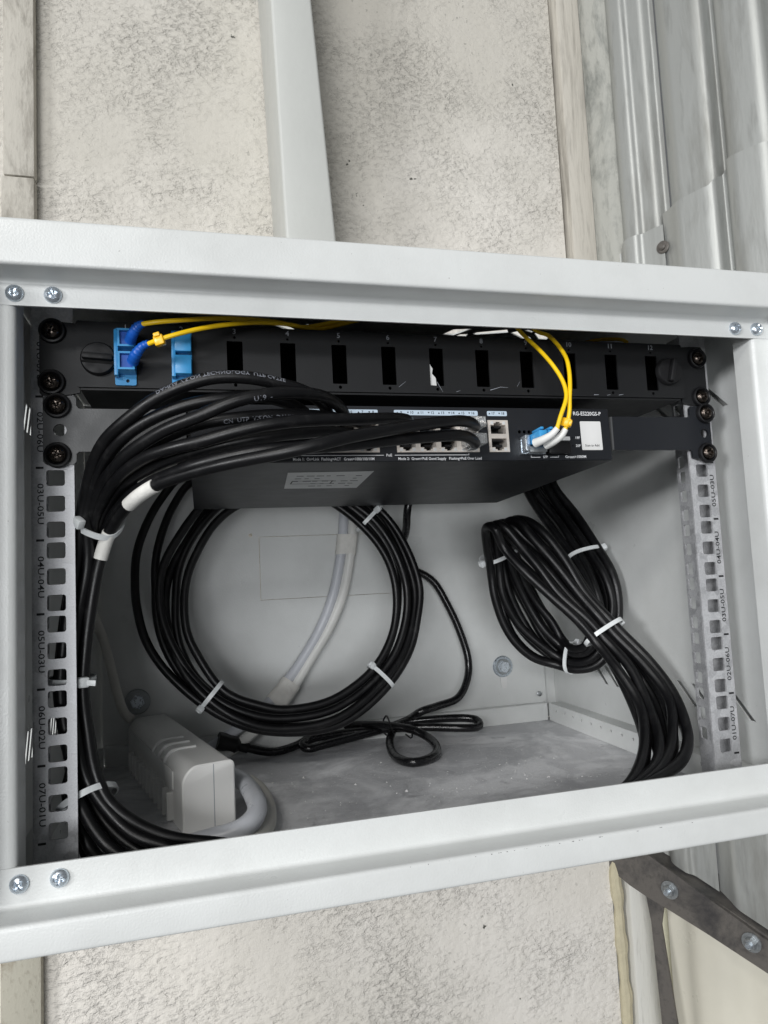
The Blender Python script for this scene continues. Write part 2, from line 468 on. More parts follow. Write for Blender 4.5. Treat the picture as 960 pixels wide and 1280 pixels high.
def pan_screw(name, parent, org, r, mat, ax=(0, -1, 0), rot=0.3, h=None):
    """domed cross-head screw with a real crossed recess"""
    h = h or r * 0.62
    mb = MB(); nseg = 24; rings = []
    axv = Vector(ax).normalized(); t = axv.orthogonal().normalized(); b = axv.cross(t); o = Vector(org)
    prof = [(1.0, 0.0), (1.0, .18), (.93, .45), (.8, .68), (.62, .85), (.5, .92), (.4, .96), (.3, .99), (.2, 1.0), (.1, 1.0)]
    for rr, hh in prof:
        ring = []
        for k in range(nseg):
            a = 2 * math.pi * k / nseg
            x, y = rr * math.cos(a), rr * math.sin(a)
            xr = x * math.cos(rot) + y * math.sin(rot); yr = -x * math.sin(rot) + y * math.cos(rot)
            z = hh
            inc = (abs(xr) < 0.13 and abs(yr) < 0.56) or (abs(yr) < 0.13 and abs(xr) < 0.56)
            if inc: z = hh - 0.55 * (1 - rr * 0.9)
            ring.append(o + (t * x + b * y) * r + axv * z * h)
        rings.append(ring)
    vs = [p for g in rings for p in g] + [o + axv * h * 0.42]
    fs = []
    for i in range(len(rings) - 1):
        for k in range(nseg):
            k2 = (k + 1) % nseg
            fs.append((i * nseg + k, i * nseg + k2, (i + 1) * nseg + k2, (i + 1) * nseg + k))
    c = len(vs) - 1; last = (len(rings) - 1) * nseg
    for k in range(nseg): fs.append((last + k, last + (k + 1) % nseg, c))
    fs.append(tuple(range(nseg - 1, -1, -1)))
    mb.add(vs, fs, True)
    return mb.build(name, mat, parent, auto=0.75)

U = 44.45
XYZ = lambda a, p, q: (a, p, q)                 # sheet swept along x, profile in (y, z)
def wall_xz(y): return lambda u, v, w: (u, y + w, v)          # plate facing the viewer, thickness going back
def wall_yz(x, s=1): return lambda u, v, w: (x + s * w, u, v)
def flat_xy(z): return lambda u, v, w: (u, v, z + w)

# =================================================================== the building behind
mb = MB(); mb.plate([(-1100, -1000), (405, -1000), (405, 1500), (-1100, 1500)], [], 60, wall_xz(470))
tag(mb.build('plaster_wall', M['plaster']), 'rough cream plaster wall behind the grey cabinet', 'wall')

mb = MB()
xt0, xt1, xb0, xb1 = -54.5, -3.5, -33.5, 31.5       # a little wider towards the cabinet
vs = [(xb0, 335, 170), (xb1, 335, 170), (xb1 - 4, 468.5, 170), (xb0 + 4, 468.5, 170), (-58, 335, 1100), (-10, 335, 1100), (-14, 468.5, 1100), (-54, 468.5, 1100)]
vs = [(-35, 335, 170), (26.5, 335, 170), (26.5, 468.5, 170), (-35, 468.5, 170), (-59.5, 335, 1100), (-21, 335, 1100), (-21, 468.5, 1100), (-59.5, 468.5, 1100)]
vs = [(-34.9, 335, 170), (32.8, 335, 170), (32.8, 468.5, 170), (-32.0, 468.5, 170), (-59.5, 335, 1100), (-22.0, 335, 1100), (-22.0, 468.5, 1100), (-59.5, 468.5, 1100)]
bm = bmesh.new(); bv = [bm.verts.new(v) for v in vs]
for f in ((0, 1, 5, 4), (1, 2, 6, 5), (2, 3, 7, 6), (3, 0, 4, 7), (4, 5, 6, 7), (3, 2, 1, 0)): bm.faces.new([bv[i] for i in f])
bmesh.ops.recalc_face_normals(bm, faces=bm.faces)
bmesh.ops.bevel(bm, geom=[e for e in bm.edges if abs(e.verts[0].co.z - e.verts[1].co.z) > 100], offset=3.5, segments=3, profile=0.5, affect='EDGES')
bm.verts.index_update(); mb.add([v.co.copy() for v in bm.verts], [[v.index for v in f.verts] for f in bm.faces], True); bm.free()
tag(mb.build('steel_column', M['column_paint']), 'white square steel column rising behind the cabinet', 'column')

mb = MB().box(-372, -336.5, 452, 469, 505.5, 1300, 2.0)
tag(mb.build('wall_board', M['board'], origin=(-355, 460, 505)), 'long soiled white board at the left, above the joint', 'board', 'boards on the left of the plaster wall')
mb = MB().box(-374, -336.5, 451, 469, 150, 503.5, 2.0)
tag(mb.build('wall_board', M['board'], origin=(-355, 460, 150)), 'white board under the joint, just above the cabinet corner', 'board', 'boards on the left of the plaster wall')
mb = MB().box(-377, -334.5, 455, 469, -900, -150, 2.0)
tag(mb.build('wall_board', M['old_board'], origin=(-355, 460, -900)), 'stained grey board below the cabinet at the lower left', 'board', 'boards on the left of the plaster wall')

mb = MB().box(408.5, 449, 452, 500, -190, 1300, 4.0)
tag(mb.build('corner_post', M['wood'], origin=(428, 470, -190)), 'worn whitewashed wooden post at the edge of the plaster wall, above the cabinet', 'post')
mb = MB().box(424, 463, 456, 500, -1000, -192, 4.0)
tag(mb.build('corner_post', M['wood_white'], origin=(443, 470, -1000)), 'pale limed wooden post below the cabinet, beside the dark beam', 'post')
mb = MB()
R = random.Random(3); pts = [(411 + R.uniform(-1.5, 1.5) + (0 if z > -500 else 2), 468 + R.uniform(-1.5, 1.5), z) for z in range(-950, -180, 26)]
mb.tube(spline(pts, 8), lambda u: 8.0 + 1.1 * math.sin(u * 61) + 0.8 * math.sin(u * 143), 10)
tag(mb.build('foam_seam', M['foam'], origin=(412, 466, -950)), 'yellowish foam seam between the plaster and the lower wooden post', 'foam seam')

# the sheet-metal wall comes towards the viewer on the right: local (s along it, z, d out of it)
A60 = math.radians(60)
def SW(s_, d, z): return (450 + s_ * math.cos(A60) - d * math.sin(A60), 470 - s_ * math.sin(A60) - d * math.cos(A60), z)
def ease(x): x = max(0.0, min(1.0, x)); return x * x * (3 - 2 * x)
FLZ = lambda q: -381 - 0.4054 * (q + 40) + 2.5          # just above the sloping flange of the beam
def prof_sheet(name, mat, prof, z0, z1, label, top=None, r=7.0, bot=None):
    mb = MB()
    mb.sheet(fillet(prof, r, 6), 0.9, lambda a, s_, d: SW(s_, d, (bot(s_) if bot and abs(a - z0) < 1 else a) + (top(s_) if top and abs(a - z1) < 1 else 0)), z0, z1)
    return tag(mb.build(name, mat, origin=SW(prof[0][0], prof[0][1], z0), auto=0.5), label, 'metal sheet', 'metal sheets on the right')
PA = [(40, -4), (52, -2), (61, 12), (80, 12), (86, 5), (108, 5), (116, -6), (123, -6)]
PB = [(127.5, -2), (133, 8), (144, 16), (184, 16), (194, 13), (199, -4), (206, -4), (211, 13), (222, 18), (256, 18), (266, 13), (271, -4), (278, -4), (283, 13), (294, 18), (330, 18)]
prof_sheet('corner_flashing', M['mossy'], [(-3, 6), (14, 7), (22, 11), (44, 11), (52, 4), (60, -6)], 300, 1300, 'grey lichen-speckled metal flashing beside the upper wooden post')
prof_sheet('corrugated_sheet', M['sheet'], PA, 420, 1300, 'upper corrugated zinc sheet left of the dark gap')
prof_sheet('corrugated_sheet', M['sheet'], PB, 440, 1300, 'upper corrugated zinc sheet right of the dark gap')
prof_sheet('corrugated_sheet', M['sheet'], [(24, 6), (46, 8)] + [(a, b + 8) for a, b in PA[1:-2]] + [(118, 13)], -402, 447, 'lower zinc sheet with a dark round fixing, just over the cabinet edge', lambda q: 14 * ease((q - 45) / 22) + 4 * ease((q - 66) / 45), bot=FLZ)
prof_sheet('corrugated_sheet', M['sheet'], [(118, 9)] + [(a, b + 9) for a, b in PB[1:]], -436, 482, 'lower zinc sheet overlapping at the far right edge', lambda q: 6 * ease((q - 120) / 60) + 26 * ease((q - 184) / 28), bot=FLZ)
t = thing('sheet_bolt', 'dark round bolt head fixing the lower zinc sheet above the cabinet', 'bolt', SW(121, 10, 440))
nrm = Vector((-math.sin(A60), -math.cos(A60), 0))
MB().lathe([(9, 0), (9, 2), (7.5, 3.2)], SW(116.0, 13.6, 432), nrm, 20).build('washer', M['brown_steel'], t)
MB().lathe([(5, 0), (5, 2.5), (3, 4.2)], SW(116.0, 16.8, 432), nrm, 14).build('head', M['brown_steel'], t)
# lower right: dark beam with two bolts, brown strip, cream sheet, painted daylight
t = thing('angle_beam', 'dark dusty steel angle beam sloping down at the lower right', 'beam', SW(60, 30, -480))
def SWp(d0): return lambda u, v, w: SW(u, d0 - w, v)
mb = MB(); mb.plate([(-40, -438), (-14, -446), (6, -456), (28, -464), (59, -473), (110, -489), (168, -509), (330, -566), (330, -530), (172, -470), (52, -415), (0, -392), (-40, -380)], [], 5, SWp(40))
mb.build('web', M['brown_steel'], t)
mb = MB(); mb.add([SW(-40, 34.8, -381), SW(330, 34.8, -531), SW(330, -30, -531), SW(-40, -30, -381), SW(-40, 34.8, -385), SW(330, 34.8, -535), SW(330, -30, -535), SW(-40, -30, -385)],
                  [(0, 1, 2, 3), (7, 6, 5, 4), (0, 4, 5, 1), (1, 5, 6, 2), (2, 6, 7, 3), (3, 7, 4, 0)])
mb.build('flange', M['brown_steel'], t)
for s_, z in ((64, -446), (163, -481)):
    b = MB().lathe([(11.5, 0), (11.5, 2)], SW(s_, 40.2, z), nrm, 22).build('bolt', M['dull_zinc'], t)
    MB().lathe([(7.4, 0), (7.4, 5.5), (6.4, 6.5)], SW(s_, 42.4, z), nrm, 6, False).build('nut', M['dull_zinc'], b)
    MB().lathe([(3.6, 0), (3.6, 5), (2.8, 6)], SW(s_, 49, z), nrm, 14).build('stud', M['zinc'], b)
mb = MB(); mb.plate([(24, -455), (52, -462), (44, -500), (58, -646), (70, -1000), (46, -1000), (35, -646), (30, -500)], [], 4, SWp(33))
tag(mb.build('brown_strip', M['brown_steel'], origin=SW(40, 30, -1000)), 'thin brown metal strip hanging down from the dark beam', 'metal strip')
mb = MB(); mb.sheet(fillet([(40, 14), (62, 14), (84, 30), (118, 30), (140, 14), (172, 14), (195, 30), (240, 30), (262, 14), (330, 14)], 12, 6), 1.2, lambda a, s_, d: SW(s_, d - 12, a if a < -900 else FLZ(s_) - 14), -1000, -440)
tag(mb.build('corrugated_sheet', M['cream_sheet'], origin=SW(40, 0, -1000), auto=1.2), 'cream plastic corrugated sheet below the dark beam', 'plastic sheet')
mb = MB(); mb.plate([(2, -1000), (46, -1000), (44, -470), (2, -440)], [], 1.5, SWp(-6))  # sheet added in the gap, its yellow stands for daylight
tag(mb.build('daylight_gap_sheet', M['painted_daylight'], origin=SW(20, -6, -1000)), 'added pale yellow sheet painted as the daylight between the lower post and the brown strip', 'plastic sheet')

# =================================================================== the cabinet
cab = thing('wall_cabinet', 'light grey steel wall cabinet without its door, holding the network gear', 'cabinet', (0, -72, -190))
MB().sheet(fillet([(-20, 190), (-72, 190), (-72, 164), (-51.5, 164), (-51.5, 149.2)], 2.6, 4), 1.5, XYZ, -276, 276).build('top_frame', M['paint'], cab)
MB().sheet(fillet([(-51.5, -149.3), (-51.5, -169.5), (-72, -169.5), (-72, -186.5), (-20, -186.5)], 2.6, 4), 1.5, XYZ, -276, 276).build('bottom_frame', M['paint'], cab)
for s in (-1, 1):
    mb = MB(); pr = fillet([(s * 244.5, -32), (s * 244.5, -49.5), (s * 259, -49.5), (s * 259, -71.5), (s * 275, -71.5), (s * 275, -22)], 3.0, 4)
    mb.sheet(pr, 1.5 * -s, lambda a, p, q: (p, q, a), -162, 162)
    mb.build('frame_post', M['paint'], cab)
MB().box(272, 273.2, -46, 329, -188, 185).build('vent_light_block', M['paint'], cab)  # unseen sheet added behind the right vents to keep their slots dark
def slot(yt, zt, dz=19.5, dy=21.0, w=6.2): return [(yt, zt), (yt + w, zt), (yt + w - dy, zt - dz), (yt - dy, zt - dz)]
Lh = [slot(y, zt, 20, 9.5, 3.6) for zt in (123.5, -103) for y in (50, 60, 70, 80, 90, 100, 110, 150, 160, 170, 180, 190, 200, 210)]
Rh = [slot(y, -116) for y in (24, 50, 70, 90, 110, 130, 150, 170, 190, 209, 229)] + [slot(y, 133) for y in (23, 50, 70, 90, 150, 170, 190)]
ob = [(-48, -188), (329, -188), (329, 185.5), (-48, 185.5)]
MB().plate(ob, Lh, 1.2, wall_yz(-265.2)).build('side_panel', M['paint'], cab)
MB().plate(ob, Rh, 1.2, wall_yz(264)).build('side_panel', M['paint'], cab)
MB().box(-266, 266, -48, 332, -192, -190).build('floor_panel', M['floor'], cab)
qs = [[(-88.3, 64.8), (-79.9, 62.6), (-68.3, 75.7), (-76.6, 74.8)], [(-65.0, 59.1), (-63.1, 58.8), (-50.1, 73.5), (-52.0, 73.8)], [(49.9, 69.6), (55.1, 56.9), (69.8, 53.8), (59.8, 70.4)],
      [(61.1, 75.2), (64.5, 67.9), (71.2, 66.1), (71.7, 73.0)], [(74.9, 64.7), (77.1, 61.6), (100.0, 52.2), (103.9, 58.6), (78.0, 67.3)], [(106.0, 59.2), (111.8, 53.6), (130.5, 70.4), (124.2, 73.2)],
      [(127.3, 58.1), (131.8, 54.2), (144.8, 66.2), (145.4, 71.7), (138.6, 72.4)], [(115.1, 52.3), (117.9, 50.6), (124.7, 54.3), (123.5, 56.2)]]
MB().plate([(-266, -36), (266, -36), (266, 329), (-266, 329)], qs, 1.2, flat_xy(186.2)).build('roof_panel', M['paint'], cab)
kh = [(191.5, -132), (200, -132), (199.5, -147), (198, -150), (194, -150), (192.5, -147)]
MB().plate([(-249, -189), (249.6, -189), (249.6, 186), (-249, 186)], [circ(-93.8, 41, 2.2, 12), [(-85, -31), (76.5, -31), (76.5, 39), (-85, 39)]], 1.5, wall_xz(324)).build('back_panel', M['paint'], cab)
for x0, x1 in ((247, 263.8), (-263.8, -247)): MB().box(x0, x1, 327.2, 328.6, -188, 186).build('back_return', M['paint'], cab)
MB().plate(kh, [], 0.6, wall_xz(322.6)).build('keyhole_tab', M['sticker'], cab)
MB().plate([(-84.3, -30.4), (75.8, -30.4), (75.8, 38.4), (-84.3, 38.4)], [], 1.4, wall_xz(323.9)).build('cover_plate', M['paint'], cab)
MB().sheet(fillet([(323.8, -170), (315, -170), (315, -189.8)], 1.5, 3), 1.2, XYZ, -246, 246).build('back_ledge', M['paint'], cab)
for s in (-1, 1):
    hs = [circ(y, -176.5, 1.5, 8) for y in range(30, 306, 19)]
    mb = MB().plate([(-30, -189.8), (313, -189.8), (313, -169.5), (-30, -169.5)], hs, 1.2, wall_yz(s * 247, s))
    mb.box(s * 248.3, s * 263.8, -30, 313, -170.7, -169.5)
    mb.build('floor_flange', M['paint'], cab)
R = random.Random(21); mb = MB()
for k in range(34):
    x = R.gauss(40, 50); w = R.uniform(.2, 1.0); d = R.uniform(.12, .35)
    mb.add([(x, -72.06, -170.9), (x + w, -72.06, -170.9), (x + w * .8, -72.06, -170.9 - d), (x + w * .2, -72.06, -170.9 - d)], [(0, 1, 2, 3)])
mb.build('paint_chips', M['black_plastic'], cab)['kind'] = 'stuff'
for i, (x, z) in enumerate(((-243.2, 155.8), (-223.6, 155.8), (228.4, 155.6), (246.8, 155.8), (-241.8, -157.4), (-222.6, -157.2), (229, -157), (247, -157))):
    pan_screw('frame_screw', cab, (x, -51.7, z), 4.8, M['zinc'], rot=0.4 + i * 0.7, h=3.2)
for x, z, r, mt in ((195.6, -124.5, 12.5, M['zinc']), (-214.7, -128.2, 13, M['dull_zinc'])):
    b = MB().lathe([(r, 0), (r, 1.2), (r * .93, 2.0)], (x, 323.8, z), (0, -1, 0), 28).build('wall_bolt', mt, cab)
    MB().lathe([(7.2, 0), (7.2, 4.2), (6.2, 5.4)], (x, 321.7, z), (0.05, -1, 0.02), 6, False).build('hex_head', M['bright_zinc'], b)
    MB().lathe([(r * .74, 0), (r * .72, 1.0)], (x, 321.9, z), (0, -1, 0), 24).build('flange', M['dull_zinc'], b)
MB().lathe([(3, 0), (3, 1), (2, 1.6)], (240, 322.5, -160), (0, -1, 0), 12).build('rivet', M['dull_zinc'], cab)

# mounting rails, the right one is the left one turned upside down
offs = [6.35, 22.225, 38.1]
zh = [3.5 * U - (k * U + o) for k in range(7) for o in offs]
for s in (-1, 1):
    mb = MB()
    mb.plate([(s * 221.8, -176), (s * 245, -176), (s * 245, 178), (s * 221.8, 178)], [rrect(s * 232.5, z, 10.6, 9.8, 1.6) for z in zh], 1.6, wall_xz(0))
    rail = mb.build('mounting_rail', M['galv'], cab)
    mb = MB(); mb.plate([(1.8, -182), (46, -182), (46, 178), (1.8, 178)], [rrect(39.8, z, 7.6, 9.4, 1.2) for z in zh], 1.6, wall_yz(s * 246.6, -s))
    mb.build('rail_flange', M['galv'], rail)
    mb = MB()
    for j in range(7):
        zc = 3.5 * U - (j + .5) * U
        tx = '0%dU-0%dU' % ((j + 1, 7 - j) if s < 0 else (7 - j, j + 1))
        if s < 0: text(mb, tx, 5.0, lambda u, v, zc=zc: (-241.2 + v, -0.12, zc - u * 1.36))
        else: text(mb, tx, 5.0, lambda u, v, zc=zc: (241.0 - v, -0.12, zc + u * 1.36))
        zb = 3.5 * U - (j + 1) * U
        mb.add([(s * 239.2, -0.12, zb - .7), (s * 243.6, -0.12, zb - .7), (s * 243.6, -0.12, zb + .7), (s * 239.2, -0.12, zb + .7)], [(0, 1, 2, 3)])
    mb.build('rail_lettering', M['black_print'], rail)['kind'] = 'stuff'

def rack_screw(parent, x, z, y, rot):
    w = MB().lathe([(8.0, 0), (8.0, 1.6), (7.4, 2.7), (6.4, 3.0), (5.6, 2.2), (5.2, 1.0)], (x, y, z), (0, -1, 0), 28).build('rack_screw', M['black_plastic'], parent)
    pan_screw('screw_head', w, (x, y - 1.2, z), 5.2, M['screw_black'], rot=rot, h=3.6)

# =================================================================== patch panel
pp = thing('patch_panel', 'black twelve-slot fibre patch panel at the top of the rack', 'patch panel', (0, -6, 116))
px = [-190.0, -156.0] + [-122.6 + 34.75 * k for k in range(10)]
holes = [rrect(x, 135, 10.2, 27, .6, 2) for x in px[2:]] + [circ(x, 119.2, 1.2, 10) for x in px[2:]] + [circ(x, 151.0, 0.9, 8) for x in px[2:]]
holes += [rrect(x, 135.3, 9, 26, .6, 2) for x in px[:2]]
MB().plate(rrect(-0.5, 137.2, 437, 42.2, 1.2, 2), holes, 1.5, wall_xz(-6.2)).build('faceplate', M['black_coat'], pp)
mb = MB()
mb.box(-217, 215, -4.6, 205, 114.6, 115.8); mb.box(-216, 215, -4.6, 205, 156.2, 157.2)
for x in (-217, 213.8): mb.box(x, x + 1.2, -4.6, 205, 115.9, 156.1)
mb.box(-215.7, 213.7, 203.6, 204.8, 115.9, 156.1)
mb.build('tray', M['black_coat'], pp)
for s in (-1, 1):
    hl = []
    o = [(s * 217.5, 113), (s * 226, 111.4), (s * 239.5, 111.4), (s * 240.6, 112.6), (s * 240.6, 154), (s * 238, 158), (s * 228, 158), (s * 217.5, 157.2)]
    MB().plate(o, hl, 2.0, wall_xz(-3.4)).build('rack_ear', M['black_coat'], pp)
for i, (x, z) in enumerate(((-233, 151.6), (-233.6, 119.2), (233.2, 148.5), (234, 117.8))): rack_screw(pp, x, z, -3.5, .3 + i)
def knob(x, z, ang):
    k = MB().lathe([(10.4, 0), (10.4, 3.2), (9.6, 4.4), (6, 4.6)], (x, -6.3, z), (0, -1, 0), 32).build('latch_knob', M['knob'], pp)
    xf = Matrix.Translation((x, -11, z)) @ Matrix.Rotation(ang, 4, 'Y')
    MB().box(-9.0, 9.0, -4.5, 0.4, -1.9, 1.9, 1.0, xf).build('grip_bar', M['knob'], k)
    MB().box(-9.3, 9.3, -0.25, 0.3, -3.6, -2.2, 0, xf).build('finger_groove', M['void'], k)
knob(-206, 133.5, 0.06); knob(203.5, 136, -1.32)
for i, x in enumerate(px): text(MB(), str(i + 1), 5.0, lambda u, v, x=x: (x + u, -6.35, 154.9 + v)).build('slot_number', M['grey_print'], pp)
mb = MB(); mb.add([(9.8, -5.2, 122.3), (16, -5.2, 122.0), (15.6, -5.2, 127.5), (13, -5.2, 130.5), (13.6, -5.2, 134), (11.4, -5.2, 138), (9.8, -5.2, 136), (10.6, -5.2, 131)], [(0, 1, 2, 3, 4, 5, 6, 7)])
mb.build('torn_label', M['sticker'], pp)
R = random.Random(8); mb = MB()
for x0, z0, x1, z1 in ((-12, 120, -7, 124), (16, 124, 20, 117.2), (30, 117.3, 33, 118.4), (56, 119, 64, 121.5), (64, 121.5, 70, 121.3), (77, 122, 79.5, 126), (139, 117, 143, 117.3), (150, 117, 153, 117.6), (160, 117.2, 164, 118)):
    w = R.uniform(.10, .28); mb.add([(x0, -6.36, z0), (x1, -6.36, z1), (x1, -6.36, z1 + w), (x0, -6.36, z0 + w * 2)], [(0, 1, 2, 3)])
mb.build('scuff_marks', M['grey_print'], pp)['kind'] = 'stuff'
def adapter(x, used):
    a = MB().plate(rrect(x, 135.4, 12.6, 36.5, 1.0, 2), [circ(x + 1.2, 119.9, 1.1, 10), circ(x, 151.3, 1.0, 8)], 1.8, wall_xz(-8.1)).build('fibre_adapter', M['blue'], pp)
    for zc in (143.6, 129.2):
        if used:
            mb = MB(); xa, xb, za, zb = x - 3.4, x + 6.4, zc - 5.6, zc + 5.6
            mb.plate([(xa, za), (xb, za), (xb, zb), (xa, zb)], [[(xa + 1.2, za + 1.2), (xb - 1.2, za + 1.2), (xb - 1.2, zb - 1.2), (xa + 1.2, zb - 1.2)]], 13, wall_xz(-21.2))
            h = mb.build('port_housing', M['blue'], a)
            MB().box(xa + 1.4, xb - 1.4, -18.5, -9, za + 1.4, zb - 1.4).build('connector_body', M['deep_blue'], a)
        else:
            MB().box(x - 4.2, x + 6.0, -17, -8.3, zc - 6.2, zc + 6.0, .8).build('dust_cap', M['blue'], a)
    MB().box(x - 6.1, x - 3.6, -15.5, -8.3, 121.5, 150.5, .4).build('side_rib', M['blue'], a)
adapter(px[0], True); adapter(px[1], False)

# =================================================================== network switch (its rear hangs a little)
sw = thing('network_switch', 'black twenty-port network switch screwed to the rack by long ears', 'switch', (0, -3, 68.5))
TS = Matrix.Translation((0, 0, 68.5)) @ Matrix.Rotation(-math.radians(2.26), 4, 'X') @ Matrix.Translation((0, 0, -68.5))
def T(f): return lambda u, v, w: TS @ Vector(f(u, v, w))
mb = MB(); mb.plate([(-152.5, 68.5), (152.5, 68.5), (152.5, 107.6), (-152.5, 107.6)], [[(-151, 70), (151, 70), (151, 106.2), (-151, 106.2)]], 216, T(wall_xz(-2.0)))
mb.box(-151, 151, 212.5, 213.7, 70.1, 106.1, 0, TS)
case = mb.build('casing', M['switch_face'], sw)
SX = [-80.7, -65.4, -50.1, -34.8, -7.1, 8.1, 23.3, 38.5]
blk = [(-88.5, -27.0), (-14.9, 46.3), (53.7, 69.6)]
fh = [[(a, 74.6), (b, 74.6), (b, 98.2), (a, 98.2)] for a, b in blk] + [[(77.4, 72.6), (96.6, 72.6), (96.6, 83.6), (77.4, 83.6)], [(98.2, 72.6), (116.4, 72.6), (116.4, 83.6), (98.2, 83.6)]]
fh += [circ(78.4 + 3.75 * k, 89.6, 1.35, 10) for k in range(7)] + [circ(120.3, z, .55, 6) for z in (85.2, 79.2)]
MB().plate(rrect(0, 88.05, 304, 38.4, .6, 2), fh, 1.5, T(wall_xz(-3.6))).build('front_panel', M['switch_face'], sw)
def rj(xc, zc, up):
    s = 1 if up else -1
    return [(xc - 5.8, zc - s * 4.0), (xc + 5.8, zc - s * 4.0), (xc + 5.8, zc + s * 2.4), (xc + 3.2, zc + s * 2.4), (xc + 3.2, zc + s * 3.8), (xc + 1.7, zc + s * 3.8), (xc + 1.7, zc + s * 4.8),
            (xc - 1.7, zc + s * 4.8), (xc - 1.7, zc + s * 3.8), (xc - 3.2, zc + s * 3.8), (xc - 3.2, zc + s * 2.4), (xc - 5.8, zc + s * 2.4)]
for bi, (a, b) in enumerate(blk):
    xs = [x for x in SX if a < x < b] if bi < 2 else [61.6]
    op = [rj(x, z, u) for x in xs for z, u in ((92.0, True), (80.6, False))]
    k = MB().plate([(a + .15, 74.75), (b - .15, 74.75), (b - .15, 98.05), (a + .15, 98.05)], op, 13, T(wall_xz(-4.1))).build('port_block', M['port_metal'], sw)
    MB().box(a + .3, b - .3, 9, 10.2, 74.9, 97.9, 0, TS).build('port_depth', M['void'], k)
    mb = MB(); mc = MB()
    for x in xs:
        for z, s in ((92.0, 1), (80.6, -1)):
            for q in (-1, 1): mc.box(x + q * 4.6 - 1.0, x + q * 4.6 + 1.0, -4.25, -3.2, z + s * 3.0, z + s * 5.0, 0, TS)
            mb.box(x - 4.6, x + 4.6, -1.5, 8, z - s * 3.2, z - s * 2.4, 0, TS)
            mb.box(x - 2.6, x + 2.6, -3.0, 8, z + s * 0.4, z + s * 2.0, 0, TS)
    mb.build('port_insert', M['black_plastic'], k); mc.build('port_lights', M['sticker_grey'], k)
mb = MB(); mp = MB()
def tri(mb_, x, z, s, up):
    q = 1 if up else -1
    mb_.add([TS @ Vector(v) for v in ((x - s, -3.85, z - q * s * .8), (x + s, -3.85, z - q * s * .8), (x, -3.85, z + q * s * .8))], [(0, 1, 2)])
for bi, (a, b) in enumerate(((-88.5, -27.0), (-15.4, 46.8), (54.0, 69.4))):
    mb.plate(rrect((a + b) / 2, 103.0, b - a, 3.6, .8, 3), [], .15, T(wall_xz(-3.78)))
    xs = [x for x in SX if a < x < b] if bi < 2 else [61.6]
    for j, x in enumerate(xs):
        n0 = bi * 8 + j * 2 + 1
        for q, nn in ((-1, n0), (1, n0 + 1)):
            tri(mp, x + q * 3.8 - 2.0, 103.0, .75, q < 0)
            text(mp, str(nn), 2.7, lambda u, v, x=x, q=q: TS @ Vector((x + q * 3.8 + .7 + u, -3.85, 103.0 + v)))
mb.build('indicator_strip', M['label_blue'], sw); mp.build('port_numbers', M['black_print'], sw)['kind'] = 'stuff'
def ft(s_, size, x, z, al='CENTER', sx=1.0): text(MB(), s_, size, lambda u, v: TS @ Vector((x + u * sx, -3.72, z + v)), al).build('printed_text', M['print'], sw)
ft('RG-ES220GS-P', 4.1, 134.2, 103.6, sx=.92); ft('19F', 2.7, 124.6, 85.2); ft('20F', 2.7, 124.6, 79.2)
ft('SFP', 2.7, 97.2, 70.9); ft('Green=1000M', 2.9, 121.8, 70.9)
ft('Mode 1:  On=Link  Flashing=ACT   Green=1000/100/10M', 2.75, -59.0, 70.2, sx=.86)
ft('Mode 2:  Green=PoE Good Supply   Flashing=PoE Over Load', 2.75, 16.5, 70.2, sx=.90)
ft('PoE', 2.7, -20.6, 72.7)
mb = MB()
def line(x0, x1, z0, z1): mb.add([TS @ Vector(v) for v in ((x0, -3.72, z0), (x1, -3.72, z0), (x1, -3.72, z1), (x0, -3.72, z1))], [(0, 1, 2, 3)])
line(-84, -24.4, 72.6, 72.95); line(-16.6, 38, 72.6, 72.95); line(37.7, 38, 72.95, 74); line(-84.3, -84, 72.6, 74)
line(86, 93.2, 70.6, 70.95); line(101, 108, 70.6, 70.95); line(85.7, 86, 70.6, 72); line(107.7, 108, 70.6, 72)
line(-93, -92.4, 96, 101.5)
mb.build('printed_lines', M['print'], sw)['kind'] = 'stuff'
cage = MB()
cage.plate([(77.6, 72.8), (96.4, 72.8), (96.4, 83.4), (77.6, 83.4)], [[(79, 74.2), (95, 74.2), (95, 82), (79, 82)]], 14, T(wall_xz(-6.0)))
cage = cage.build('fibre_cage', M['zinc'], sw)
MB().box(77.8, 81.2, -13.5, -4.2, 73.6, 85.2, .5, TS).build('module_latch', M['zinc'], cage)
MB().box(81.5, 94.8, -12, -4.2, 73.0, 77.2, .6, TS).build('module_body', M['dull_zinc'], cage)
c2 = MB().box(98.4, 116.2, -8.5, -3.7, 72.8, 81.2, .6, TS).build('fibre_cage', M['black_plastic'], sw)
MB().box(106, 115.4, -9.4, -5.4, 82.0, 85.0, .5, TS).build('cage_latch', M['sticker_grey'], c2)
st = MB().plate(rrect(136.2, 86.9, 17.2, 21.8, .7, 2), [], .15, T(wall_xz(-3.85))).build('white_sticker', M['sticker'], sw)
st['label'] = 'blank white sticker with small words along its lower edge'
mb = MB(); text(mb, 'Scan to Add', 2.4, lambda u, v: TS @ Vector((136.2 + u, -4.0, 79.4 + v))); mb.build('sticker_text', M['black_print'], st)
su = MB(); su.plate([(-86, 33), (-23.5, 31), (-21, 103), (-81, 101.5)], [], .15, lambda u, v, w: TS @ Vector((u, v, 68.25 + w - .1)))
su = su.build('rating_label', M['sticker_grey'], sw); mb = MB()
R = random.Random(5)
for r_ in range(5):
    y = 45 + r_ * 11
    for k in range(7):
        x = -78 + k * 7.4; w = R.uniform(3, 6.5)
        if R.random() < .2: continue
        mb.add([TS @ Vector(v) for v in ((x, y, 68.05), (x + w, y, 68.05), (x + w, y + 2.2, 68.05), (x, y + 2.2, 68.05))], [(3, 2, 1, 0)])
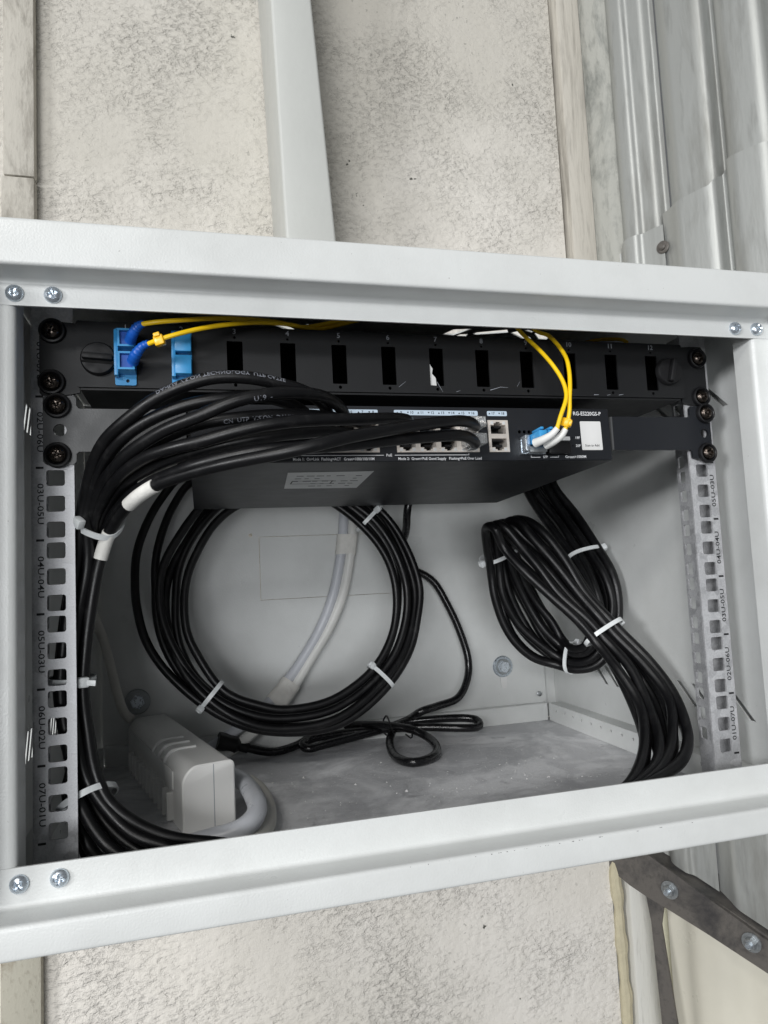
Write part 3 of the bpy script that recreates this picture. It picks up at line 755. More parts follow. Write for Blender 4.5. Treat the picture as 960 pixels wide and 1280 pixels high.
for a, b, c, d in ((-79, -47, 66, 67.2), (-79, -47, 79, 80.2), (-79, -78, 66, 80), (-48, -47, 66, 80)):
    mb.add([TS @ Vector(v) for v in ((a, c, 68.05), (b, c, 68.05), (b, d, 68.05), (a, d, 68.05))], [(3, 2, 1, 0)])
mb.build('label_text', M['black_print'], su)['kind'] = 'stuff'
earL = [(-152.8, 76), (-218.5, 76), (-219.8, 74.8), (-219.8, 70), (-221.2, 68.4), (-237.4, 68.4), (-238.8, 70), (-238.8, 109.6), (-237.2, 111), (-221.2, 111), (-219.8, 109.6), (-219.8, 105), (-218.4, 103), (-152.8, 103)]
earR = [(154.6, 76), (221.5, 76), (222.6, 75), (222.6, 70.6), (224, 69.2), (239.4, 69.2), (240.8, 70.6), (240.8, 108.6), (239.4, 110.4), (224.4, 110.4), (222.8, 108.6), (222.8, 103), (221.4, 101.6), (154.6, 101.6)]
e = MB().plate(earL, [circ(-229.2, 89.4, 3.9, 16)], 2.0, wall_xz(-3.6)).build('rack_ear', M['ear'], sw)  # left ear painted lighter than the right for the light on it
e = MB().plate(earR, [circ(234.8, 89.2, 3.6, 16)], 2.0, wall_xz(-3.6)).build('rack_ear', M['switch_face'], sw)
MB().box(153.0, 154.4, -3.6, 60, 76.2, 101.4).build('ear_fold', M['ear'], e)
MB().box(-154.4, -153.0, -3.6, 60, 76.2, 102.8).build('ear_fold', M['ear'], sw)
for i, (x, z) in enumerate(((-230.5, 104.6), (-230.6, 73.8), (236.2, 104.8), (235.2, 73.4))): rack_screw(sw, x, z, -3.7, 1.1 + i * .8)

# cable routes, world millimetres
PATHS = {
    'left_C1': [(-161.8,-16.0,-185.9),(-179.8,-12.0,-175.8),(-200.4,-4.0,-164.8),(-212.1,2.0,-153.3),(-220.5,8.0,-140.1),(-225.5,12.0,-128.9),(-226.5,13.0,-119.0),(-230.3,13.0,-94.7),(-232.9,13.0,-70.3),(-231.3,13.0,-46.1),(-228.3,13.0,-21.7),(-223.0,13.0,8.0),(-218.0,4.0,39.3),(-211.1,-10.0,62.3),(-201.4,-24.0,78.3),(-185.1,-38.0,90.2),(-169.3,-46.0,99.9),(-154.4,-50.0,106.2),(-137.6,-52.0,110.7),(-117.9,-52.0,111.2),(-98.7,-48.0,108.9),(-82.0,-42.0,105.8),(-69.2,-30.0,100.4),(-63.0,-14.0,95.3),(-60.2,2.0,93.9)],
    'left_C2': [(-119.6,-12.0,-182.3),(-143.1,-10.0,-175.0),(-170.0,-4.0,-166.3),(-191.8,2.0,-157.0),(-206.4,8.0,-142.8),(-215.5,12.0,-130.1),(-220.1,13.0,-119.7),(-224.0,13.0,-95.3),(-226.5,13.0,-70.9),(-224.9,13.0,-46.6),(-221.9,13.0,-22.1),(-216.4,13.0,7.7),(-215.7,4.0,39.3),(-207.0,-10.0,62.2),(-197.2,-22.0,73.8),(-185.8,-32.0,82.5),(-169.9,-40.0,90.4),(-151.1,-44.0,96.8),(-131.8,-45.0,100.3),(-112.8,-42.0,102.8),(-95.3,-36.0,101.1),(-81.3,-24.0,97.6),(-74.4,2.0,95.5)],
    'left_C3': [(-176.3,2.0,-186.0),(-194.9,6.0,-180.4),(-213.4,10.0,-169.9),(-221.1,14.0,-156.1),(-225.7,18.0,-144.8),(-229.1,20.0,-130.6),(-227.3,21.0,-120.9),(-231.2,21.0,-96.2),(-233.8,21.0,-71.4),(-232.2,21.0,-46.8),(-229.2,21.0,-21.9),(-223.7,21.0,8.2),(-214.1,6.0,36.9),(-204.6,-8.0,55.1),(-195.1,-22.0,63.7),(-185.8,-34.0,70.2),(-166.0,-50.0,79.8),(-147.2,-60.0,85.6),(-127.2,-64.0,93.6),(-108.5,-63.0,98.4),(-88.0,-56.0,101.5),(-71.9,-46.0,102.0),(-59.8,-32.0,99.5),(-51.7,-14.0,95.4),(-47.4,2.0,93.4)],
    'left_C4': [(-186.8,18.0,-186.0),(-201.0,20.0,-186.0),(-217.9,22.0,-175.9),(-224.6,25.0,-161.6),(-229.5,27.0,-147.1),(-232.5,29.0,-132.7),(-229.9,29.0,-122.7),(-233.9,29.0,-97.5),(-236.6,29.0,-72.3),(-234.9,29.0,-47.3),(-231.9,29.0,-22.1),(-226.3,29.0,8.5),(-216.2,14.0,36.2),(-207.8,2.0,52.9),(-196.2,-12.0,64.3),(-183.5,-24.0,71.5),(-166.7,-36.0,78.4),(-146.0,-43.0,85.2),(-126.6,-45.0,88.2),(-105.1,-43.0,90.8),(-81.0,-38.0,92.2),(-55.8,-26.0,92.6),(-39.4,-12.0,92.7),(-33.4,2.0,92.4)],
    'left_C5': [(-148.1,-4.0,-186.0),(-166.6,-2.0,-179.2),(-188.7,6.0,-169.1),(-203.4,12.0,-157.8),(-214.2,18.0,-144.9),(-220.8,20.0,-131.6),(-220.8,21.0,-121.7),(-224.7,21.0,-96.8),(-227.3,21.0,-72.0),(-225.6,21.0,-47.3),(-222.6,21.0,-22.3),(-217.0,21.0,7.9),(-211.6,8.0,34.5),(-199.8,-10.0,52.3),(-190.5,-24.0,59.9),(-178.0,-38.0,65.7),(-162.7,-50.0,69.1),(-146.3,-58.0,71.7),(-127.6,-62.0,76.5),(-109.2,-64.0,80.4),(-89.5,-62.0,83.3),(-57.8,-52.0,86.8),(-36.0,-42.0,89.7),(-22.1,-34.0,91.7),(-13.3,-26.0,92.5),(-6.3,-8.0,93.2),(-3.2,2.0,94.3)],
    'left_C6': [(-153.1,22.0,-186.0),(-170.1,22.0,-186.0),(-194.1,24.0,-174.7),(-207.9,26.0,-161.8),(-218.4,28.0,-147.4),(-225.0,29.0,-133.6),(-223.4,29.0,-123.4),(-227.4,29.0,-98.2),(-230.0,29.0,-72.9),(-228.3,29.0,-47.8),(-225.2,29.0,-22.5),(-219.6,29.0,8.2),(-210.3,12.0,32.2),(-197.8,-4.0,50.5),(-184.1,-20.0,58.5),(-167.0,-36.0,64.1),(-146.4,-46.0,68.9),(-127.2,-50.0,72.8),(-108.1,-50.0,76.2),(-87.5,-46.0,79.5),(-63.4,-36.0,82.2),(-44.9,-22.0,80.9),(-35.0,2.0,81.7)],
    'left_C9': [(-96.6,24.0,-186.0),(-122.5,24.0,-186.0),(-152.7,26.0,-181.3),(-184.5,27.0,-166.3),(-202.3,28.0,-151.4),(-213.6,29.0,-134.9),(-218.7,29.0,-123.9),(-222.7,29.0,-98.6),(-225.3,29.0,-73.3),(-223.6,29.0,-48.2),(-220.5,29.0,-22.8),(-214.8,29.0,8.0),(-208.2,18.0,31.1),(-195.6,2.0,47.7),(-180.9,-14.0,55.4),(-163.8,-28.0,60.5),(-146.5,-38.0,65.0),(-127.0,-42.0,68.1),(-107.6,-42.0,71.9),(-93.5,-34.0,74.9),(-80.0,-20.0,77.0),(-73.9,2.0,80.7)],
    'left_C8': [(-103.4,6.0,-186.0),(-128.2,8.0,-182.3),(-157.3,12.0,-171.8),(-186.0,16.0,-159.5),(-202.6,19.0,-146.6),(-213.5,21.0,-132.8),(-215.2,21.0,-122.3),(-219.2,21.0,-97.4),(-221.7,21.0,-72.5),(-220.0,21.0,-47.7),(-216.9,21.0,-22.7),(-211.3,21.0,7.7),(-205.8,14.0,28.7),(-192.5,-6.0,43.7),(-177.9,-24.0,52.1),(-162.4,-42.0,56.0),(-146.6,-55.0,59.4),(-128.0,-62.0,62.7),(-109.9,-66.0,65.1),(-90.7,-66.0,66.5),(-64.0,-62.0,69.1),(-42.9,-56.0,72.2),(-21.2,-50.0,75.4),(2.0,-44.0,78.2),(19.1,-38.0,79.9),(30.0,-30.0,78.9),(36.3,-20.0,78.1)],
    'left_C7': [(-94.8,-8.0,-182.7),(-118.9,-6.0,-174.7),(-137.0,-2.0,-169.3),(-168.8,2.0,-162.5),(-190.7,6.0,-151.8),(-206.1,10.0,-137.8),(-213.7,13.0,-120.5),(-217.5,13.0,-96.0),(-220.0,13.0,-71.4),(-218.4,13.0,-47.0),(-215.3,13.0,-22.5),(-209.8,13.0,7.4),(-202.8,8.0,26.6),(-194.7,-4.0,37.0),(-183.4,-20.0,45.4),(-169.5,-36.0,51.3),(-157.5,-46.0,53.9),(-146.7,-54.0,55.9),(-128.3,-66.0,58.4),(-101.6,-76.0,62.0),(-82.9,-78.0,66.1),(-63.0,-74.0,71.5),(-45.7,-68.0,75.6),(-23.3,-58.0,81.2),(1.1,-48.0,86.1),(18.9,-40.0,89.1),(30.7,-30.0,89.8),(37.0,-20.0,89.8)],
    'left_C10': [(-148.1,36.0,-186.0),(-168.2,36.0,-186.0),(-187.8,36.0,-177.9),(-204.7,36.0,-163.0),(-215.7,36.0,-150.1),(-222.3,36.0,-135.8),(-224.9,36.0,-125.0),(-228.9,36.0,-99.4),(-231.6,36.0,-73.8),(-229.9,36.0,-48.3),(-226.7,36.0,-22.7),(-221.0,36.0,8.5),(-211.4,24.0,30.6),(-198.2,8.0,46.4),(-184.2,-8.0,54.8),(-167.8,-22.0,60.0),(-146.4,-34.0,67.6),(-126.7,-36.0,72.1),(-106.8,-35.0,75.7),(-80.0,-28.0,78.6),(-57.5,-18.0,79.5),(-49.1,2.0,81.2)],
    'coil_L1': [(-62.1,232.0,81.6),(-113.2,230.7,63.9),(-134.6,228.4,46.1),(-149.2,225.4,23.4),(-159.2,222.3,0.7),(-163.2,219.0,-23.5),(-161.3,215.0,-53.1),(-151.4,211.8,-76.3),(-134.4,208.2,-103.2),(-120.8,206.8,-114.1),(-101.4,205.9,-122.2),(-78.1,205.3,-128.8),(-37.4,206.2,-126.3),(-7.8,208.3,-113.7),(17.5,211.2,-93.7),(35.0,215.2,-64.2),(41.0,219.7,-29.7),(37.3,223.1,-1.9),(26.5,226.0,21.6),(9.5,228.5,42.6),(-8.8,230.4,58.9),(-30.4,232.0,73.7)],
    'coil_L2': [(-66.4,244.0,93.6),(-121.5,243.3,70.8),(-142.1,240.6,51.8),(-158.0,237.3,29.3),(-167.9,233.8,4.9),(-170.9,230.0,-20.6),(-171.2,225.8,-48.0),(-166.4,222.4,-70.7),(-153.4,218.6,-96.2),(-132.8,215.9,-115.6),(-107.0,214.3,-127.9),(-79.2,214.0,-134.8),(-34.2,214.6,-132.6),(-1.5,217.4,-116.9),(22.6,221.0,-94.3),(38.1,225.4,-64.8),(45.8,230.3,-29.7),(44.8,234.3,-0.6),(35.6,237.7,24.9),(20.2,240.4,45.8),(3.1,242.4,61.2),(-23.2,244.0,81.8)],
    'coil_L3': [(-71.1,232.0,97.8),(-133.4,232.0,77.0),(-152.2,229.8,57.0),(-167.8,227.0,34.8),(-180.7,223.8,10.9),(-185.3,220.5,-14.2),(-182.7,217.1,-40.4),(-173.0,213.6,-66.9),(-157.4,210.2,-93.3),(-136.5,207.6,-114.3),(-111.0,206.0,-128.8),(-81.6,206.0,-136.8),(-34.3,206.1,-134.5),(2.0,208.8,-117.6),(31.7,212.5,-90.6),(47.4,216.6,-58.7),(52.4,220.4,-27.9),(47.6,223.8,0.8),(37.2,226.8,26.4),(23.3,229.1,46.6),(7.2,230.7,60.9),(-23.3,232.0,82.9)],
    'coil_L4': [(-77.7,244.0,114.0),(-153.2,244.0,91.2),(-170.5,243.0,69.4),(-181.7,239.3,43.9),(-188.7,235.1,14.7),(-189.2,231.0,-12.9),(-188.2,227.2,-38.0),(-182.2,223.3,-63.8),(-168.8,219.5,-89.5),(-144.0,215.7,-115.6),(-116.0,214.0,-134.0),(-84.0,214.0,-145.0),(-29.5,214.0,-144.9),(11.5,216.8,-122.0),(39.1,221.7,-90.6),(51.4,226.4,-58.8),(56.6,230.7,-28.0),(52.6,234.6,1.4),(41.9,238.1,27.8),(28.1,240.7,48.1),(14.6,242.6,62.6),(-16.3,244.0,90.8)],
    'coil_L5': [(-81.3,240.0,119.2),(-162.4,240.0,96.5),(-181.4,239.9,75.8),(-195.2,236.0,52.0),(-205.1,231.1,22.5),(-206.8,226.4,-5.2),(-205.3,222.6,-27.4),(-198.5,217.6,-55.9),(-183.9,213.2,-82.0),(-153.2,207.8,-114.3),(-121.6,206.0,-136.1),(-87.0,206.0,-148.2),(-28.8,206.0,-149.0),(17.2,208.8,-123.6),(49.9,215.4,-87.0),(62.5,221.1,-52.5),(67.6,225.3,-25.8),(62.1,229.9,4.1),(50.6,234.1,32.1),(38.3,236.9,51.1),(25.7,238.7,63.7),(-12.2,240.0,96.6)],
    'coil_L6': [(-67.1,252.0,97.6),(-127.0,251.7,75.5),(-145.4,246.6,54.3),(-160.8,240.8,31.1),(-173.9,234.9,7.7),(-180.0,228.5,-16.7),(-179.3,221.7,-42.9),(-174.5,215.4,-66.4),(-163.3,209.0,-90.5),(-143.7,203.0,-113.6),(-118.3,200.0,-132.5),(-86.2,200.0,-144.2),(-32.0,200.0,-142.2),(9.3,204.9,-120.2),(42.1,213.8,-88.5),(57.7,222.4,-55.1),(63.2,229.2,-26.9),(58.3,236.1,2.8),(48.6,242.4,30.5),(37.9,247.0,51.0),(25.9,249.9,64.6),(-12.2,252.0,95.3)],
    'right_0': [(226.8,232.0,93.9),(225.4,224.0,77.6),(238.4,206.0,45.8),(245.9,183.2,11.6),(249.5,162.0,-18.4),(250.1,156.0,-46.5),(241.8,156.0,-83.9),(227.7,164.0,-106.5),(213.2,181.2,-112.7),(201.3,200.0,-109.1),(176.8,206.0,-99.6),(155.8,210.0,-75.7),(142.7,210.0,-39.6),(137.9,206.0,-7.1),(127.8,188.0,13.8),(121.2,171.0,31.8),(123.2,155.0,29.4),(131.4,157.0,11.9),(143.5,142.0,-10.8),(161.3,127.0,-35.0),(179.4,112.0,-58.5),(192.1,105.2,-78.0),(198.2,84.0,-99.6),(202.9,62.0,-127.2),(188.0,37.0,-148.1),(167.3,14.0,-159.2),(141.5,-8.0,-166.3),(116.4,-23.0,-169.2)],
    'right_1': [(226.6,240.0,94.1),(228.0,232.0,78.0),(241.9,214.0,45.9),(246.8,188.0,10.9),(253.2,170.0,-19.3),(250.3,164.0,-49.0),(241.3,164.0,-82.8),(230.8,172.0,-105.4),(215.7,186.0,-111.9),(205.6,208.0,-110.0),(181.5,214.0,-99.6),(161.4,218.0,-74.8),(151.7,218.0,-37.1),(147.8,214.0,-4.5),(135.8,198.0,15.7),(125.9,181.0,32.5),(127.3,165.0,30.0),(136.8,165.0,12.7),(150.7,150.0,-10.3),(171.1,135.0,-35.6),(187.8,120.0,-59.2),(197.8,110.0,-77.7),(201.7,92.0,-101.0),(202.4,70.0,-129.8),(193.4,45.0,-150.3),(175.7,22.0,-161.8),(149.7,0.0,-168.9),(123.5,-15.0,-172.0)],
    'right_2': [(230.3,248.0,95.1),(231.5,240.0,78.7),(241.8,222.0,44.1),(244.8,192.8,8.9),(251.8,178.0,-23.1),(251.3,172.0,-51.2),(243.6,172.0,-82.8),(234.7,180.0,-105.5),(218.1,190.8,-110.0),(211.3,216.0,-106.9),(192.1,222.0,-91.5),(173.6,226.0,-68.4),(160.0,226.0,-35.0),(153.8,222.0,-3.4),(142.0,208.0,16.8),(132.2,191.0,33.6),(136.9,175.0,31.7),(151.5,173.0,16.4),(166.1,158.0,-8.2),(181.0,143.0,-36.3),(196.4,128.0,-59.8),(203.9,114.8,-77.3),(208.2,100.0,-102.3),(212.1,78.0,-131.0),(211.4,53.0,-152.6),(193.6,30.0,-164.7),(157.5,8.0,-171.6),(128.5,-7.0,-174.9)],
    'right_3': [(215.4,232.0,91.4),(217.1,224.0,74.9),(228.4,206.0,40.6),(236.9,183.2,7.7),(241.8,162.0,-22.8),(242.9,156.0,-49.4),(232.9,156.0,-80.6),(223.0,164.0,-100.0),(212.5,181.2,-106.3),(203.9,200.0,-101.5),(186.1,206.0,-86.9),(166.9,210.0,-66.4),(151.4,210.0,-35.2),(147.3,206.0,-3.3),(140.1,194.0,18.0),(132.2,177.0,34.0),(134.8,161.0,31.7),(146.2,157.0,16.5),(159.1,142.0,-8.0),(171.6,127.0,-35.5),(189.0,112.0,-58.3),(200.5,105.2,-75.3),(210.1,84.0,-98.8),(209.9,62.0,-126.3),(200.8,37.0,-148.1),(181.6,14.0,-159.6),(147.8,-8.0,-166.0),(119.3,-23.0,-169.1)],
    'right_4': [(212.6,240.0,91.1),(218.9,232.0,75.1),(233.7,214.0,41.7),(237.6,188.0,6.9),(243.1,170.0,-25.0),(243.3,164.0,-51.8),(233.9,164.0,-80.0),(225.5,172.0,-98.1),(214.9,186.0,-105.1),(207.8,208.0,-103.4),(189.9,214.0,-88.1),(175.1,218.0,-63.3),(161.8,218.0,-32.0),(155.5,214.0,-1.3),(148.2,204.0,19.8),(139.3,187.0,35.2),(139.0,171.0,32.2),(149.2,165.0,16.5),(168.0,150.0,-7.2),(184.6,135.0,-36.4),(197.3,120.0,-59.0),(206.0,110.0,-75.1),(217.6,92.0,-99.9),(212.6,70.0,-128.4),(201.4,45.0,-150.3),(190.2,22.0,-162.2),(157.7,-0.0,-168.5),(126.5,-15.0,-171.9)],
    'right_5': [(215.7,248.0,92.0),(220.0,240.0,75.0),(234.4,222.0,40.3),(235.8,192.8,5.0),(240.1,178.0,-29.7),(242.7,172.0,-54.6),(237.4,172.0,-80.5),(229.7,180.0,-98.6),(217.2,190.8,-102.7),(213.7,216.0,-99.6),(199.1,222.0,-81.9),(187.8,226.0,-56.5),(173.1,226.0,-28.4),(161.1,222.0,-0.5),(153.1,214.0,20.4),(147.3,197.0,36.6),(151.1,181.0,34.4),(162.2,173.0,19.7),(182.1,158.0,-5.3),(197.5,143.0,-37.2),(206.5,128.0,-59.6),(212.0,114.8,-74.7),(224.1,100.0,-101.2),(228.7,78.0,-128.8),(218.9,53.0,-152.6),(203.7,30.0,-165.0),(166.3,8.0,-171.1),(132.3,-7.0,-174.8)],
    'right_6': [(201.8,232.0,88.5),(203.0,224.0,70.4),(219.3,206.0,36.0),(225.8,183.2,2.8),(228.2,162.0,-30.4),(229.8,156.0,-54.7),(224.5,156.0,-77.4),(217.8,164.0,-92.8),(211.4,181.2,-96.9),(207.6,200.0,-90.1),(194.5,206.0,-75.5),(182.2,210.0,-53.6),(169.6,210.0,-26.0),(158.6,206.0,1.3),(152.1,200.0,21.9),(149.2,183.0,37.4),(154.9,167.0,35.7),(161.2,157.0,21.1),(175.8,142.0,-5.0),(192.1,127.0,-36.6),(202.5,112.0,-58.0),(210.8,105.2,-72.1),(224.8,84.0,-97.8),(230.6,62.0,-123.6),(213.3,37.0,-148.1),(188.7,14.0,-159.8),(156.0,-8.0,-165.6),(124.1,-23.0,-168.8)],
    'right_7': [(201.6,240.0,88.7),(205.0,232.0,70.6),(222.5,214.0,35.9),(226.6,188.0,2.1),(231.3,170.0,-31.7),(229.3,164.0,-57.5),(224.0,164.0,-76.4),(220.9,172.0,-91.8),(213.9,186.0,-95.9),(212.1,208.0,-90.5),(199.2,214.0,-75.5),(188.1,218.0,-52.4),(179.7,218.0,-23.0),(169.0,214.0,4.1),(160.1,210.0,23.8),(154.2,193.0,38.2),(159.9,177.0,36.4),(166.9,165.0,22.1),(183.3,150.0,-4.4),(203.0,135.0,-37.4),(211.4,120.0,-58.7),(216.6,110.0,-71.7),(227.9,92.0,-99.2),(231.3,70.0,-126.0),(219.6,45.0,-150.4),(198.0,22.0,-162.5),(164.6,0.0,-168.2),(131.5,-15.0,-171.6)],
    'right_8': [(206.0,248.0,89.9),(208.5,240.0,71.3),(222.2,222.0,34.0),(225.7,192.8,0.6),(231.3,178.0,-34.7),(231.1,172.0,-59.4),(227.1,172.0,-76.6),(225.4,180.0,-92.7),(216.3,190.8,-94.8),(217.6,216.0,-87.8),(209.1,222.0,-68.3),(198.7,226.0,-47.4),(186.9,226.0,-21.5),(174.3,222.0,4.9),(165.4,220.0,24.5),(159.4,203.0,39.0),(169.0,187.0,38.0),(180.8,173.0,25.5),(196.8,158.0,-2.7),(211.2,143.0,-38.0),(219.1,128.0,-59.3),(221.9,114.8,-71.5),(232.5,100.0,-100.6),(241.4,78.0,-127.1),(239.0,53.0,-152.6),(215.6,30.0,-165.4),(172.1,8.0,-170.8),(136.5,-7.0,-174.6)],
    'right_9': [(192.4,232.0,86.5),(195.3,224.0,67.8),(209.3,206.0,30.8),(219.1,183.2,-0.0),(223.4,162.0,-33.2),(224.2,156.0,-57.0),(217.3,156.0,-74.8),(214.5,164.0,-88.3),(210.9,181.2,-92.3),(209.7,200.0,-83.8),(202.0,206.0,-65.3),(189.6,210.0,-47.3),(175.8,210.0,-22.9),(166.6,206.0,4.6),(162.4,206.0,25.3),(157.5,189.0,39.0),(164.9,173.0,37.6),(173.7,157.0,25.0),(187.2,142.0,-3.0),(198.8,127.0,-37.0),(209.9,112.0,-57.9),(217.3,105.2,-70.0),(232.1,84.0,-97.3),(236.9,62.0,-122.7),(227.6,37.0,-148.1),(202.9,14.0,-160.2),(161.3,-8.0,-165.3),(126.9,-23.0,-168.7)],
    'power_cord': [(69.1,250.0,71.1),(66.2,252.0,56.0),(68.0,268.0,34.8),(64.5,295.0,15.2),(59.9,308.0,1.4),(72.0,312.0,-4.5),(91.0,312.0,-7.2),(109.9,310.0,-19.1),(125.1,308.0,-46.4),(138.1,306.0,-79.0),(145.5,304.0,-111.9),(141.2,300.0,-132.7),(127.7,295.0,-150.3),(101.4,288.0,-155.5),(79.4,280.0,-158.1),(71.0,309.4,-172.0),(40.6,296.2,-176.0),(3.4,288.9,-180.0),(-27.8,283.5,-183.0),(-45.4,278.1,-184.0),(-49.6,289.4,-182.0),(-39.2,302.0,-180.0),(-11.2,302.8,-178.0),(31.7,296.4,-176.0),(82.3,283.7,-176.0),(126.6,266.9,-178.0),(140.2,268.7,-178.0),(143.1,277.6,-174.0),(136.5,284.3,-172.0),(95.6,295.7,-171.0),(60.5,302.3,-174.0),(41.7,273.9,-180.0),(31.8,231.6,-185.0),(32.8,200.5,-185.5),(41.5,187.2,-185.5),(63.0,197.0,-185.0),(75.8,222.5,-183.0),(74.3,248.1,-178.0),(62.0,260.8,-172.0),(30.9,292.1,-170.0),(1.0,319.4,-174.0),(-29.4,325.9,-180.0),(-54.8,301.9,-185.0),(-83.1,286.2,-185.0),(-105.8,283.7,-178.0),(-121.6,282.0,-172.0),(-135.7,280.2,-167.0)],
    'white_a': [(14.6,318.0,100.2),(10.7,316.0,63.5),(7.9,314.0,36.2),(4.5,314.0,14.7),(-5.6,313.0,-26.7),(-19.7,312.0,-60.1),(-40.1,311.0,-92.4),(-60.0,308.0,-116.9),(-82.8,300.0,-138.8),(-108.6,292.0,-155.4),(-137.2,285.0,-171.0),(-160.8,280.0,-183.0)],
    'white_b': [(26.7,318.0,100.1),(21.8,316.0,62.3),(18.3,314.0,35.8),(13.8,314.0,7.2),(4.2,313.0,-29.9),(-13.7,312.0,-66.6),(-33.7,311.0,-95.5),(-54.3,308.0,-124.2),(-72.1,300.0,-143.1),(-96.7,290.0,-161.8),(-125.7,282.0,-179.4),(-145.7,280.0,-186.0)],
    'grey_left': [(-265.3,300.0,4.2),(-261.3,302.0,-13.7),(-256.1,304.0,-28.5),(-250.9,306.0,-44.1),(-245.3,308.0,-60.7),(-240.9,308.0,-78.6),(-236.4,306.0,-97.2),(-231.9,304.0,-116.3),(-225.2,302.0,-135.6),(-218.2,300.0,-142.2)],
    'thick': [(-133.0,162.4,-168.0),(-119.8,136.8,-170.0),(-115.9,107.0,-168.0),(-113.9,73.9,-166.0),(-113.2,54.2,-167.0),(-116.3,42.4,-170.0),(-123.3,34.9,-173.0),(-133.9,34.2,-176.0),(-146.4,36.0,-178.0),(-160.3,34.0,-180.0),(-177.3,22.6,-182.0)],
    'beige': [(-112.3,158.7,-178.0),(-107.2,137.4,-178.0),(-104.1,105.4,-178.0),(-104.3,76.8,-180.0),(-108.7,53.3,-182.0),(-117.1,37.3,-183.0),(-132.7,20.1,-184.0)],
    'fibre_a': [(-177.8,-34.0,147.6),(-171.3,-36.0,148.2),(-153.8,-34.0,151.2),(-134.6,-28.0,155.3),(-114.3,-18.0,159.4),(-92.1,-4.0,163.3),(-75.6,6.0,164.3),(-45.0,8.0,172.0),(-10.0,-4.0,178.0),(40.0,-8.0,179.0),(75.6,-10.0,167.4),(79.3,-12.0,161.5),(82.6,-17.0,154.0),(87.8,-26.0,141.9),(92.5,-34.0,128.7),(95.1,-40.0,116.6),(94.5,-44.0,106.4),(91.7,-46.0,99.8),(88.4,-46.0,92.6),(85.5,-44.0,82.7)],
    'fibre_b': [(-174.8,-34.0,135.5),(-167.7,-38.0,137.3),(-149.2,-38.0,143.5),(-130.0,-32.0,149.9),(-109.6,-22.0,156.0),(-84.4,-6.0,161.3),(-67.9,6.0,162.9),(-37,13.0,173.0),(-2,1.0,179.0),(48,-3.0,180.0),(88.0,-8.0,168.0),(94.6,-10.0,162.2),(99.7,-15.0,158.3),(103.3,-24.0,146.5),(103.4,-32.0,135.9),(101.4,-38.0,124.4),(98.8,-42.0,112.5),(96.6,-44.0,103.1),(95.5,-45.0,96.2),(94.3,-44.0,88.8),(92.5,-42.0,82.6)],
    'boot_a': [(86.2,-44.0,83.8),(83.3,-41.0,80.1),(79.8,-36.0,77.8),(76.7,-29.0,76.4)],
    'boot_b': [(93.2,-42.0,83.7),(91.0,-40.0,79.7),(87.5,-36.0,76.7),(85.0,-29.0,75.2)],
    'blueboot_a': [(-177.3,-34.0,147.9),(-180.7,-31.0,147.1),(-183.9,-27.0,143.9),(-185.8,-22.0,141.1)],
    'blueboot_b': [(-174.3,-34.0,136.0),(-178.2,-31.0,134.9),(-182.3,-27.0,131.1),(-184.6,-22.0,128.1)],
}

# =================================================================== cables
CR = 3.85
SM = {k: spline(v, 4.0) for k, v in PATHS.items()}
def cable_obj(key, r, mat, name, label, cat, group=None, n=12, **kw):
    pts = SM[key]
    mb = MB(); mb.tube(pts, r, n, **kw)
    t = thing(name, label, cat, pts[0], group)
    mb.build('jacket', mat, t)
    return t, pts
def band(pts, i0, i1, r, name, mat, parent):
    MB().tube(pts[i0:i1], r, 14).build(name, mat, parent)
def near(pts, q): return min(range(len(pts)), key=lambda i: (pts[i] - Vector(q)).length)
def printed(pts, s_, size, q, ang, parent, r, flip=False):
    """lettering wrapped round a cable, starting near q, facing 'ang' round the jacket"""
    fr = frames(pts); i0 = near(pts, q); L = [0.0]
    for a, b in zip(pts, pts[1:]): L.append(L[-1] + (b - a).length)
    vs, fs = glyphs(s_, size, 'LEFT'); out = []
    for v in vs:
        x, y = (v.x, v.y)
        if flip: y = -y; 
        s0 = L[i0] + x
        k = max(0, min(len(L) - 2, next((j for j in range(len(L) - 1) if L[j + 1] >= s0), len(L) - 2)))
        f = (s0 - L[k]) / max(1e-6, L[k + 1] - L[k])
        p = fr[k][0].lerp(fr[k + 1][0], f); a = fr[k][2].lerp(fr[k + 1][2], f).normalized(); b = fr[k][3].lerp(fr[k + 1][3], f).normalized()
        th = ang + y / r
        out.append(p + (a * math.cos(th) + b * math.sin(th)) * (r + .06))
    MB().add(out, fs).build('jacket_print', M['dim_print'], parent)

GL = 'black network cables tied along the left rail'
lab = {
 'C1': 'topmost black network cable arching over the switch with faint white print',
 'C3': 'black network cable bending down into the port beside the pale strip',
 'C5': 'black network cable ending at the upper port numbered ten',
 'C7': 'black network cable in the clear plug of the last upper port, white tape on it',
 'C8': 'black network cable in the clear plug of the last lower port',
}
lab.update({
 'C2': 'black network cable running just beneath the topmost one of the left bundle',
 'C4': 'black network cable with upside-down pale print in the middle of the arching bundle',
})
common = 'black network cable of the left bundle, its plug hidden behind other cables'
LB = {}
for k in ('C1', 'C2', 'C3', 'C4', 'C5', 'C6', 'C7', 'C8', 'C9', 'C10'):
    LB[k] = cable_obj('left_' + k, CR, M['cable'], 'network_cable', lab.get(k, common), 'cable', GL)
printed(LB['C1'][1], 'DAHUA VISION TECHNOLOGY  UTP CAT5E', 3.8, (-175, -46, 117), -.85, LB['C1'][0], CR)
printed(LB['C4'][1], 'CN  UTP  VISION  DAHUA  DAHUATECH', 3.8, (-135, -44, 97), .2, LB['C4'][0], CR, True)
printed(LB['C3'][1], 'U19  -', 4.2, (-118, -64, 104), .3, LB['C3'][0], CR, True)
